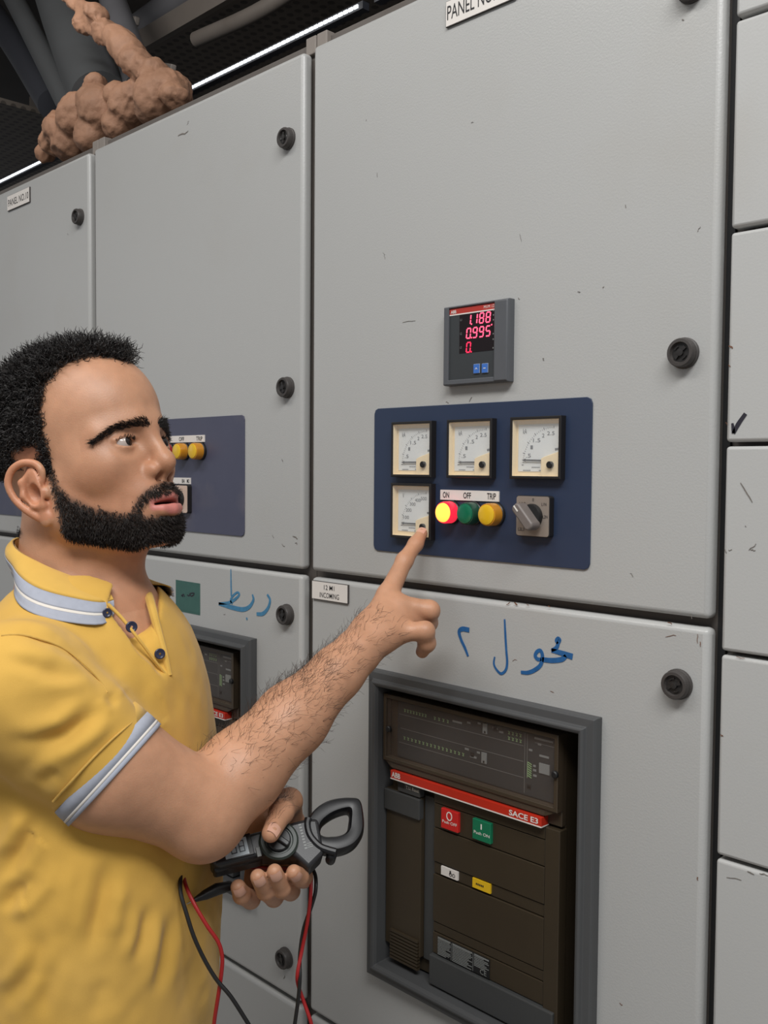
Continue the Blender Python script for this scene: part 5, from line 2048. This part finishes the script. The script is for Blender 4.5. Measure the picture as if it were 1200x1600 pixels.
zA = lambda l: [(x / 3.3333, 820 + y / 3.3333) for x, y in l]
zB = lambda l: [(x / 3.3333, 1200 + y / 3.3333) for x, y in l]
folds = [  # polyline, depth (mm, negative = groove), half width in pixels
    (zA([(0, 585), (150, 570), (280, 610), (400, 690), (510, 800), (560, 868)]), -3.2, 7),
    (zA([(40, 520), (250, 560), (420, 650), (540, 760)]), 2.4, 12),
    (zA([(0, 690), (180, 735), (340, 790), (480, 800)]), -2.4, 8),
    (zA([(0, 640), (180, 690), (330, 740)]), 2.6, 9),
    (zA([(60, 850), (260, 850), (430, 830), (540, 880)]), 2.6, 12),
    (zA([(0, 1125), (160, 1125), (330, 1095), (460, 1000), (560, 905)]), -4.5, 11),
    (zA([(0, 1070), (180, 1070), (330, 1030), (450, 950)]), 3.2, 12),
    (zA([(90, 1300), (180, 1220), (330, 1120), (480, 1010), (620, 925)]), -4.2, 11),
    (zA([(140, 1250), (300, 1190), (470, 1080), (640, 960)]), 3.6, 13),
    (zA([(180, 1370), (260, 1310), (330, 1290)]), -3.0, 9),
    (zA([(560, 870), (590, 920), (620, 940)]), -3.0, 7),
    (zA([(520, 880), (640, 980), (760, 1140), (850, 1280)]), 3.0, 22),
    (zA([(560, 760), (650, 830), (740, 900)]), 2.0, 18),
    (zA([(900, 780), (905, 900), (900, 1060)]), -1.6, 10),
    (zB([(0, 590), (110, 420), (210, 215)]), -6, 10),
    (zB([(0, 480), (90, 330), (160, 200)]), 4.5, 12),
    (zB([(0, 760), (70, 660), (140, 605), (150, 640)]), -4.5, 9),
    (zB([(30, 790), (160, 720), (250, 610), (300, 470)]), 4.5, 11),
    (zB([(430, 1010), (490, 860), (530, 690), (580, 430)]), -6, 11),
    (zB([(560, 900), (600, 700), (640, 560)]), 4.2, 14),
    (zB([(690, 1050), (740, 880), (775, 690)]), -5, 8),
    (zB([(640, 1040), (700, 860), (730, 700)]), 3.0, 10),
    (zB([(800, 1220), (850, 1000), (890, 730)]), -4.6, 8),
    (zB([(760, 1180), (810, 1000), (835, 800)]), 3.0, 9),
    (zB([(300, 900), (350, 640), (400, 430)]), 4.4, 14),
    (zB([(0, 1290), (60, 1180), (160, 1060), (250, 820)]), -4.2, 10),
    (zB([(0, 1180), (90, 1060), (180, 900)]), 3.6, 12),
    (zB([(210, 1330), (240, 1150), (270, 960)]), -3.2, 10),
    (zB([(960, 1330), (1000, 1150), (1010, 960)]), -2.6, 12),
    (zB([(1080, 1330), (1090, 1180), (1060, 1000)]), 2.4, 12),
    (zB([(480, 1330), (520, 1180), (560, 1080)]), -2.6, 12),
]
disp = np.zeros(len(V))
for pts, amp, w in folds:
    d, taper = poly_dist(u, v, pts)
    amp, w = amp * 0.85, w * 1.2
    near_sleeve = 1.0
    disp += amp * 0.001 * np.exp(-(d / w) ** 2) * taper
    if amp < 0:
        disp += -amp * 0.00045 * np.exp(-((d - 2.1 * w) / w) ** 2) * taper
hx_ = (V - HC) @ axH
ring_zone = np.clip((-hx_ - 0.006) / 0.02, 0, 1) * 1.0
near_arm = np.linalg.norm(V - HC - hx_[:, None] * axH, axis=1) < 0.085
ring_w = np.where(near_arm & (hx_ > -0.05) & (hx_ < 0.008), ring_zone, 1.0)
top_w = np.clip((C0[2] + 0.02 - V[:, 2]) / 0.03, 0, 1)
disp = disp * face * ring_w * top_w
disp += (0.0016 * vnoise(V * np.array([1, 1, 0.5]), 28, 11) + 0.0008 * vnoise(V, 60, 12)) * ring_w * top_w
V = V + N * disp[:, None]
tint = np.tile(lin(208, 164, 76), (len(V), 1))
fade = vnoise(V, 9, 21)[:, None]
tint = tint * (1 + 0.05 * fade) + lin(230, 206, 150) * 0.07 * np.clip(vnoise(V, 16, 22), 0, 1)[:, None]
inside = np.zeros(len(V), bool)
shirt = child('shirt', V, Q, 'shirt_yellow', person, tint)
shirt['label'] = 'yellow polo shirt with grey and white striped collar and cuffs'

# ---- ribbed sleeve cuff: rings around the arm
mat('shirt_seam', srgb(196, 156, 76), 0.85, var=0.2, vscale=300, bump=0.3, bscale=600)
s1 = unit(np.cross(axH, np.array([0, 0, 1.0])))
s2 = np.cross(axH, s1)


def arm_ring(name, a0, a1, r, material, th=0.0022, puff=0.0):
    vs, fs = [], []
    n = 64
    prof = [(a0, r - th), (a0, r), ((a0 + a1) / 2, r + puff), (a1, r), (a1, r - th)]
    for a, rr_ in prof:
        for k in range(n):
            w = 2 * math.pi * k / n
            rad = rr_ * (1 + 0.012 * math.sin(3 * w + 1))
            vs.append(HC + axH * a + rad * (s1 * math.cos(w) + s2 * math.sin(w)))
    for j in range(len(prof) - 1):
        for k in range(n):
            fs.append((j * n + k, j * n + (k + 1) % n, (j + 1) * n + (k + 1) % n, (j + 1) * n + k))
    return child(name, np.array(vs), np.array(fs), material, shirt)


for o in ():
    pass
rC = 0.0606
arm_ring('cuff_band', -0.026, -0.0105, rC, 'shirt_plain', 0.0015, 0.0004)
arm_ring('cuff_stripe', -0.0105, 0.0010, rC + 0.0004, 'shirt_grey', 0.003, 0.0003)
arm_ring('cuff_line', 0.0010, 0.0034, rC + 0.0006, 'shirt_white', 0.003)
arm_ring('cuff_stripe', 0.0034, 0.0075, rC + 0.0004, 'shirt_grey', 0.006)

# ---- collar: a folded leaf round the neck
def radial(phi, z, fields, off):
    """outermost hit of the fields towards the neck axis at this height"""
    dirv = TF * math.cos(phi) + TL * math.sin(phi)
    c = np.array([C0[0], C0[1], z]) + TF * 0.004
    t = np.arange(0.16, 0.02, -0.001)
    P = c + t[:, None] * dirv
    best = 0.03
    for F in fields:
        if isinstance(F, Body):
            val = F.value(P)
        else:
            i = np.clip(np.round((P - F.lo) / F.h).astype(int), 0, F.n - 1)
            val = F.d[i[:, 0], i[:, 1], i[:, 2]]
        k = np.flatnonzero(val < 0)
        if len(k):
            best = max(best, t[k[0]])
    return c + dirv * (best + off)


zb0 = C0[2]
phis = np.radians(np.linspace(24, 316, 82))
top_pts, mid_pts, low_pts = [], [], []
for p in phis:
    a = abs((math.degrees(p) + 180) % 360 - 180)          # 0 front .. 180 back
    zt = np.interp(a, [40, 60, 110, 150, 180], [zb0 - 0.008, zb0 + 0.006, zb0 + 0.028, zb0 + 0.042, zb0 + 0.046])
    zl = np.interp(a, [40, 52, 70, 110, 150, 180], [zb0 - 0.022, zb0 - 0.034, zb0 - 0.026, zb0 - 0.004, zb0 + 0.010, zb0 + 0.014])
    top_pts.append(radial(p, zt, [B], 0.0085))
    low_pts.append(radial(p, zl, [S, B], 0.0050))


def smooth_line(P, it=6):
    P = np.array(P)
    for _ in range(it):
        P[1:-1] = 0.5 * P[1:-1] + 0.25 * (P[:-2] + P[2:])
    return P


T = smooth_line(top_pts, 10)
Lw = smooth_line(low_pts, 6)
fr_ = [0.0, 0.07, 0.30, 0.52, 0.525, 0.80, 0.805, 0.86, 0.865, 1.0]


def collar_strip(name, f0, f1, material, off=0.0):
    vs, fs = [], []
    m = len(T)
    K = 7
    cx = np.array([C0[0], C0[1], 0])
    for k in range(K):
        f = f0 + (f1 - f0) * k / (K - 1)
        P = T * (1 - f) + Lw * f
        outd = P - (cx + TF * 0.004)
        outd[:, 2] = 0
        outd /= np.linalg.norm(outd, axis=1)[:, None]
        bulge = 0.0065 * math.sin(math.pi * min(1.0, f * 1.05)) + off
        P = P + outd * bulge + np.array([0, 0, 0.004 * math.sin(math.pi * f)])
        vs.append(P)
    front = np.concatenate(vs)
    # thickness
    cc = np.concatenate([np.tile(C0, (m, 1))] * K)
    inn = front.copy()
    o2 = front - cc
    o2[:, 2] = 0
    o2 /= np.linalg.norm(o2, axis=1)[:, None]
    back = front - o2 * 0.0022 - np.array([0, 0, 0.0006])
    allv = np.concatenate([front, back])
    n0 = len(front)
    for k in range(K - 1):
        for i in range(m - 1):
            a, b, c_, d = k * m + i, k * m + i + 1, (k + 1) * m + i + 1, (k + 1) * m + i
            fs.append((a, b, c_, d))
            fs.append((n0 + d, n0 + c_, n0 + b, n0 + a))
    for i in range(m - 1):
        fs.append((i, n0 + i, n0 + i + 1, i + 1))
        e0 = (K - 1) * m
        fs.append((e0 + i, e0 + i + 1, n0 + e0 + i + 1, n0 + e0 + i))
    for k in range(K - 1):
        for i in (0, m - 1):
            fs.append((k * m + i, (k + 1) * m + i, n0 + (k + 1) * m + i, n0 + k * m + i))
    return child(name, allv, np.array(fs), material, shirt)


collar_strip('collar', 0.0, 0.54, 'shirt_plain')
collar_strip('collar_stripe', 0.54, 0.78, 'shirt_grey', 0.0003)
collar_strip('collar_line', 0.78, 0.83, 'shirt_white', 0.0004)
collar_strip('collar_stripe', 0.83, 1.0, 'shirt_grey', 0.0003)
# collar stand behind the leaf
vs, fs = [], []
m = len(T)
for P in (T + np.array([0, 0, -0.001]), T * 0.4 + Lw * 0.6 - np.array([0, 0, 0.006])):
    c2 = P - np.array([C0[0], C0[1], 0])
    c2[:, 2] = 0
    c2 /= np.linalg.norm(c2, axis=1)[:, None]
    vs.append(P - c2 * 0.0035)
for i in range(m - 1):
    fs.append((i, i + 1, m + i + 1, m + i))
child('collar_stand', np.concatenate(vs), np.array(fs), 'shirt_plain', shirt)

# ---- placket edges and buttons
def bead(name, pix, rad, material, lift=0.001, n=8):
    pts = [surf(a, b, 0.0) - FWD * lift for a, b in pix]
    pts = spline(pts, 5)
    mb = MB().tube([p - PERSON0 for p in pts], rad, n)
    o = mb.build(name, material, shirt, smooth='auto')
    return o


def edge_strip(name, pts, rad, material, lift=0.001):
    pts = spline(pts, 6)
    MB().tube([p - PERSON0 + FWD * lift for p in pts], list(np.linspace(rad, rad * 0.6, len(pts))), 10).build(name, material, shirt, smooth='auto')


edge_strip('placket_edge', EDGE_L, 0.0020, 'shirt_plain')
edge_strip('placket_edge', EDGE_R, 0.0054, 'shirt_plain')
seam = [surf(a, b, 0.0008) for a, b in ((84, 1252), (110, 1223), (140, 1190), (170, 1160), (200, 1134), (222, 1117))]
edge_strip('sleeve_seam', seam, 0.0014, 'shirt_seam', -0.0012)
seam = [surf(a, b, 0.0005) for a, b in ((2, 993), (34, 992), (70, 1001), (104, 1016), (134, 1040), (158, 1066), (168, 1082))]
edge_strip('armhole_seam', seam, 0.0010, 'shirt_seam', -0.0004)
for b_, sc in zip(BTN, (1.0, 0.95, 0.8)):
    p = b_ - FWD * 0.0030
    nrm = unit(-FWD * 0.8 + TF * 0.5 + UPV * 0.1)
    t1 = unit(np.cross(nrm, UPV))
    t2 = np.cross(nrm, t1)
    vs, fs = [], []
    prof = [(0.0058, -0.0015), (0.0058, 0.0004), (0.0050, 0.0010), (0.0042, 0.0003), (0.0012, 0.0002)]
    n = 20
    for r_, h_ in prof:
        for k in range(n):
            w = 2 * math.pi * k / n
            vs.append(p + sc * (r_ * (t1 * math.cos(w) + t2 * math.sin(w)) + nrm * h_))
    for j in range(len(prof) - 1):
        for k in range(n):
            fs.append((j * n + k, j * n + (k + 1) % n, (j + 1) * n + (k + 1) % n, (j + 1) * n + k))
    child('button', np.array(vs), np.array(fs), 'button_navy', shirt)

# ------------------------------------------------------------------ trousers and shoes (below the picture, he stands on the floor)
hipc = np.array([CB[0], CB[1], 0.0])
T_ = Field(hipc + (-0.34, -0.34, 0.05), hipc + (0.34, 0.34, 1.02), 0.006)
T_.ell(hipc + np.array([0, 0, 0.94]), (0.118, 0.162, 0.11), 0.03, '+', TR_, 0.05)
for sd in (-1, 1):
    hip = hipc + TL * sd * 0.085 + np.array([0, 0, 0.88])
    kn = hipc + TL * sd * 0.11 + TF * 0.02 * sd + np.array([0, 0, 0.48])
    an = hipc + TL * sd * 0.13 + TF * (0.06 * sd - 0.02) + np.array([0, 0, 0.10])
    T_.cap(hip, kn, 0.088, 0.064, 0.03)
    T_.cap(kn, an, 0.064, 0.056, 0.02)
Vt, Qt = T_.mesh(1)
Vt = Vt + vnormals(Vt, Qt) * (0.004 * vnoise(Vt * np.array([1, 1, 1.6]), 14, 31))[:, None]
child('trousers', Vt, Qt, 'denim')
for sd in (-1, 1):
    an = hipc + TL * sd * 0.13 + TF * (0.06 * sd - 0.02)
    Fs = Field(an + (-0.22, -0.22, -0.01), an + (0.22, 0.22, 0.16), 0.005)
    Fs.ell(an + TF * 0.02 + np.array([0, 0, 0.045]), (0.075, 0.042, 0.045), 0.02, '+', TR_)
    Fs.ell(an + TF * 0.11 + np.array([0, 0, 0.030]), (0.085, 0.046, 0.034), 0.03, '+', TR_)
    Fs.cap(an + np.array([0, 0, 0.06]), an + np.array([0, 0, 0.11]), 0.042, 0.044, 0.02)
    Fs.plane_cut((0, 0, 0.001), (0, 0, -1))
    Vf, Qf = Fs.mesh(1)
    child('shoe', Vf, Qf, 'shoe_black')

# ------------------------------------------------------------------ clamp meter in the left hand
mat('meter_black', srgb(38, 38, 40), 0.38, var=0.08, vscale=80, bump=0.05, bscale=900)
mat('meter_dark', srgb(27, 27, 29), 0.42, var=0.08, vscale=80)
mat('jaw_gloss', srgb(24, 24, 26), 0.36, spec=0.35)
mat('lcd_grey', srgb(186, 198, 204), 0.2)
mat('lcd_ink', srgb(62, 70, 76), 0.4)
mat('dial_green', srgb(40, 48, 42), 0.4)
mat('lead_red', srgb(150, 24, 26), 0.4)
mat('lead_black', srgb(24, 23, 24), 0.4)
mat('probe_metal', srgb(180, 176, 170), 0.25, metal=1.0)
M0 = at_z(322, 1352, 0.985)
M1 = at_z(562, 1290, 1.035)
mx_ = unit(M1 - M0)
mn_ = -FWD * 0.80 + UPV * 0.60
mn_ = unit(mn_ - mx_ * (mn_ @ mx_))
my_ = np.cross(mn_, mx_)           # towards the upper edge of the meter
ML = np.linalg.norm(M1 - M0)
meter = empty('clamp_meter', tuple(M0), 'black digital clamp meter held in the man\'s left hand below his elbow', 'clamp meter')
Rm = Matrix((tuple(mx_), tuple(my_), tuple(mn_))).transposed()
meter.rotation_euler = Rm.to_euler()


def mbuild(mb, name, material, parent=meter, **k):
    return mb.build(name, material, parent, **k)


class MM(MB):
    """meter pieces: outlines in the meter's own x, y; extruded along its face normal z"""

    def slab(s, pts, z0, z1):
        n = len(pts)
        v = [(x, y, z0) for x, y in pts] + [(x, y, z1) for x, y in pts]
        f = [tuple(range(n)), tuple(range(2 * n - 1, n - 1, -1))] + [(i, i + n, (i + 1) % n + n, (i + 1) % n) for i in range(n)]
        return s.add(v, f)

    def disc(s, cx, cy, prof, n=28):
        v, f = [], []
        for r, z in prof:
            for k in range(n):
                w = 2 * math.pi * k / n
                v.append((cx + r * math.cos(w), cy + r * math.sin(w), z))
        for j in range(len(prof) - 1):
            for k in range(n):
                a, b = j * n + k, j * n + (k + 1) % n
                f.append((a, b, b + n, a + n))
        f.append(tuple(range(n)))
        f.append(tuple(range((len(prof) - 1) * n, len(prof) * n)))
        return s.add(v, f)


def uv(px, py, z=0.0):
    """photo pixel -> meter plane coordinates (at height z above its mid plane)"""
    d = ray(px, py)
    o = M0 + mn_ * z
    t = ((o - CAM) @ mn_) / (d @ mn_)
    q = CAM + d * t - M0
    return float(q @ mx_), float(q @ my_)


zq = lambda a, b: (270 + a / 3.636, 1230 + b / 3.636)
hT = 0.014
U = lambda a, b, z=hT: uv(*zq(a, b), z)
# body outline
bl = [U(178, 468), U(200, 452), U(520, 392), U(690, 388), U(760, 450), U(860, 372), U(838, 335), U(790, 300), U(770, 176), U(640, 190), U(430, 235), U(300, 330)]
x_end = bl[4][0]
yb = U(360, 425)[1]
yt = U(700, 184)[1]
wB = abs(yt - yb)
bl = [(0.004, yb + 0.006), (0.010, yb), (U(520, 395)[0], yb), U(690, 385), U(772, 462), U(862, 372), (U(800, 200)[0] + 0.006, yt - 0.004), U(760, 176), (0.030, yt - 0.002), (0.006, yt - 0.008)]
mbuild(MM().slab(bl, -0.018, hT), 'case', 'meter_black', bevel=0.004, seg=3, smooth='auto')
mbuild(MM().slab([(0.006, yb - 0.001), (U(520, 395)[0], yb - 0.0012), (U(520, 395)[0], yb + 0.010), (0.006, yb + 0.010)], -0.017, 0.004), 'side_grip', 'meter_dark', bevel=0.003)
# display
l0, l1 = U(322, 430), U(435, 290)
lc0 = (U(318, 432)[0], yb + 0.006)
lx1 = U(436, 405)[0]
ly1 = yb + wB * 0.80
mbuild(MM().slab([(lc0[0] - 0.012, yb + 0.003), (lx1 + 0.006, yb + 0.003), (lx1 + 0.006, yt - 0.002), (lc0[0] - 0.012, yt - 0.002)], hT - 0.001, hT + 0.0012), 'display_bezel', 'meter_dark', bevel=0.0006)
lcd = mbuild(MM().slab([(lc0[0] - 0.002, yb + 0.0045), (lx1 + 0.001, yb + 0.0045), (lx1 + 0.001, yt - 0.005), (lc0[0] - 0.002, yt - 0.005)], hT, hT + 0.0016), 'display', 'lcd_grey')
mk = MM()
for k in range(2):
    x = lc0[0] + 0.0045 + k * 0.0085
    y0_, y1_ = yb + 0.008, yb + 0.020
    for (a, b, c_, d) in ((0, 0, 0.006, 0.0009), (0, 0.0055, 0.006, 0.0064), (0, 0.0111, 0.006, 0.012), (0, 0, 0.0009, 0.012), (0.0051, 0, 0.006, 0.012)):
        mk.slab([(x + a, y0_ + b), (x + c_, y0_ + b), (x + c_, y0_ + d), (x + a, y0_ + d)], hT + 0.0016, hT + 0.0019)
mbuild(mk, 'lcd_digits', 'lcd_ink', lcd)
# rotary selector
dx_, dy_ = U(608, 335)
dy_ = (yb + yt) / 2 - 0.004
dial = mbuild(MM().disc(dx_, dy_, [(0.0205, hT - 0.001), (0.0205, hT + 0.003), (0.0185, hT + 0.0045), (0.0150, hT + 0.0045), (0.0142, hT + 0.003), (0.0004, hT + 0.003)], 40), 'selector_dial', 'dial_green', smooth='auto')
kn = MM().disc(dx_, dy_, [(0.0125, hT + 0.002), (0.0122, hT + 0.006), (0.0110, hT + 0.007), (0.0004, hT + 0.007)], 32)
mbuild(kn, 'selector_knob', 'meter_dark', dial, smooth='auto')
a = math.radians(-50)
cc, ss = math.cos(a), math.sin(a)
mbuild(MM().slab([(dx_ + cc * p - ss * q_, dy_ + ss * p + cc * q_) for p, q_ in ((-0.0115, -0.0028), (0.0115, -0.0028), (0.0125, 0), (0.0115, 0.0028), (-0.0115, 0.0028))], hT + 0.006, hT + 0.0115), 'selector_grip', 'meter_black', dial, bevel=0.0012)
# slide button and printed marks
bx_, by_ = U(487, 370)
mbuild(MM().slab([(bx_ - 0.0022, by_ - 0.005), (bx_ + 0.0022, by_ - 0.005), (bx_ + 0.0022, by_ + 0.005), (bx_ - 0.0022, by_ + 0.005)], hT, hT + 0.002), 'slide_button', 'legend_grey', bevel=0.0005)
mk = MM()
tx, ty = U(735, 280)
vs, fs = text_mesh('DIGITAL', -0.014, 0.014, -0.0016, 0.0016, 0.0)
px_, py_ = U(738, 278)
for k in range(9):
    mk.slab([(px_ - 0.0014, py_ - 0.014 + k * 0.0032), (px_ + 0.0014, py_ - 0.014 + k * 0.0032), (px_ + 0.0014, py_ - 0.0122 + k * 0.0032), (px_ - 0.0014, py_ - 0.0122 + k * 0.0032)], hT, hT + 0.0003)
for k in range(3):
    qx, qy = U(778, 325)
    mk.slab([(qx - 0.003, qy - 0.003 + k * 0.002), (qx + 0.003, qy - 0.003 + k * 0.002), (qx + 0.003, qy - 0.0022 + k * 0.002), (qx - 0.003, qy - 0.0022 + k * 0.002)], hT, hT + 0.0003)
tag(mbuild(mk, 'printed_marks', 'legend_grey'), kind='stuff')
# jaws: a closed loop swept round an oval
jc = [(790, 300), (800, 220), (840, 165), (900, 128), (980, 110), (1030, 118), (1040, 190), (1035, 260), (1000, 310), (940, 335), (880, 335), (830, 325)]
loop = [np.array(U(a, b, 0.0)) for a, b in jc]
loop = spline([tuple(p) for p in loop] + [tuple(loop[0])], 6)
jw = MM()
vs, fs = [], []
n = 12
m = len(loop) - 1
cen = np.mean(loop, 0)
for i in range(m):
    p = loop[i]
    o = unit(p - cen)
    wid = 0.0088
    for k in range(n):
        w = 2 * math.pi * k / n
        ca, sa = math.cos(w), math.sin(w)
        ca = math.copysign(abs(ca) ** 0.6, ca)
        sa = math.copysign(abs(sa) ** 0.6, sa)
        q_ = p + o * wid * ca
        vs.append((q_[0], q_[1], 0.012 * sa - 0.001))
for i in range(m):
    for k in range(n):
        fs.append((i * n + k, i * n + (k + 1) % n, ((i + 1) % m) * n + (k + 1) % n, ((i + 1) % m) * n + k))
jw.add(vs, fs)
mbuild(jw, 'jaw', 'jaw_gloss', smooth='auto')
# hand guard and trigger
g = [U(772, 175, hT), U(765, 210, hT), U(775, 260, hT), U(800, 300, hT), U(838, 335, hT), U(880, 352, hT), U(925, 365, hT)]
gp = spline(g, 5)
mbuild(MM().tube([(p[0], p[1], hT - 0.002) for p in gp], 0.0042, 10), 'hand_guard', 'jaw_gloss', smooth='auto')
tg = [U(870, 375, 0), U(925, 372, 0), U(930, 410, 0), U(905, 432, 0), U(872, 415, 0)]
mbuild(MM().slab(tg, -0.012, 0.010), 'jaw_trigger', 'jaw_gloss', bevel=0.003, smooth='auto')

# ------------------------------------------------------------------ test leads
def lead(pix, Zs, rad, material, label, name='test_lead'):
    pts = [at_z(270 + a / 3.636, 1230 + b / 3.636, z) for (a, b), z in zip(pix, Zs)]
    base = pts[0]
    root = empty(name, tuple(base), label, 'test lead', 'leads of the clamp meter')
    MB().tube([p - base for p in spline(pts, 8)], rad, 10).build('cable', material, root, smooth='auto')
    return root, base


lead([(230, 1420), (236, 1330), (262, 1160), (278, 1040), (280, 960), (258, 880), (190, 780), (120, 660), (75, 560), (60, 470), (90, 420), (260, 440), (520, 460), (740, 470), (780, 490), (784, 600), (766, 760), (735, 920), (708, 1060), (714, 1130), (745, 1220), (780, 1320), (800, 1400)],
     [0.96, 0.955, 0.95, 0.95, 0.95, 0.95, 0.95, 0.955, 0.965, 0.99, 1.03, 1.05, 1.05, 1.045, 1.04, 1.03, 1.03, 1.03, 1.02, 1.025, 1.025, 1.02, 1.02], 0.0020, 'lead_red',
     'red test lead looping below the clamp meter in two hanging strands')
rt, base = lead([(460, 1400), (420, 1330), (330, 1190), (250, 1095), (180, 980), (120, 850), (78, 720), (45, 600), (45, 500), (60, 420), (130, 400), (300, 430), (560, 460), (760, 460), (806, 490), (812, 580), (790, 670), (745, 800), (722, 950), (722, 1090), (712, 1210), (694, 1340), (688, 1400)],
                [0.955, 0.95, 0.945, 0.945, 0.945, 0.945, 0.948, 0.955, 0.97, 1.0, 1.04, 1.055, 1.055, 1.05, 1.045, 1.035, 1.035, 1.035, 1.03, 1.02, 1.02, 1.02, 1.02], 0.0021, 'lead_black',
                'black test lead with a probe hanging under the clamp meter')
pa = at_z(*zq(250, 580), 0.99)
pb = at_z(*zq(120, 642), 0.975)
pt = at_z(*zq(78, 664), 0.972)
MB().tube([p - base for p in (at_z(*zq(330, 560), 1.0), pa, pa * 0.5 + pb * 0.5, pb)], [0.0050, 0.0062, 0.0052, 0.0022], 14).build('probe_handle', 'lead_black', rt, smooth='auto')
MB().tube([p - base for p in (pb, pt)], [0.0010, 0.0005], 8).build('probe_tip', 'probe_metal', rt, smooth='auto')
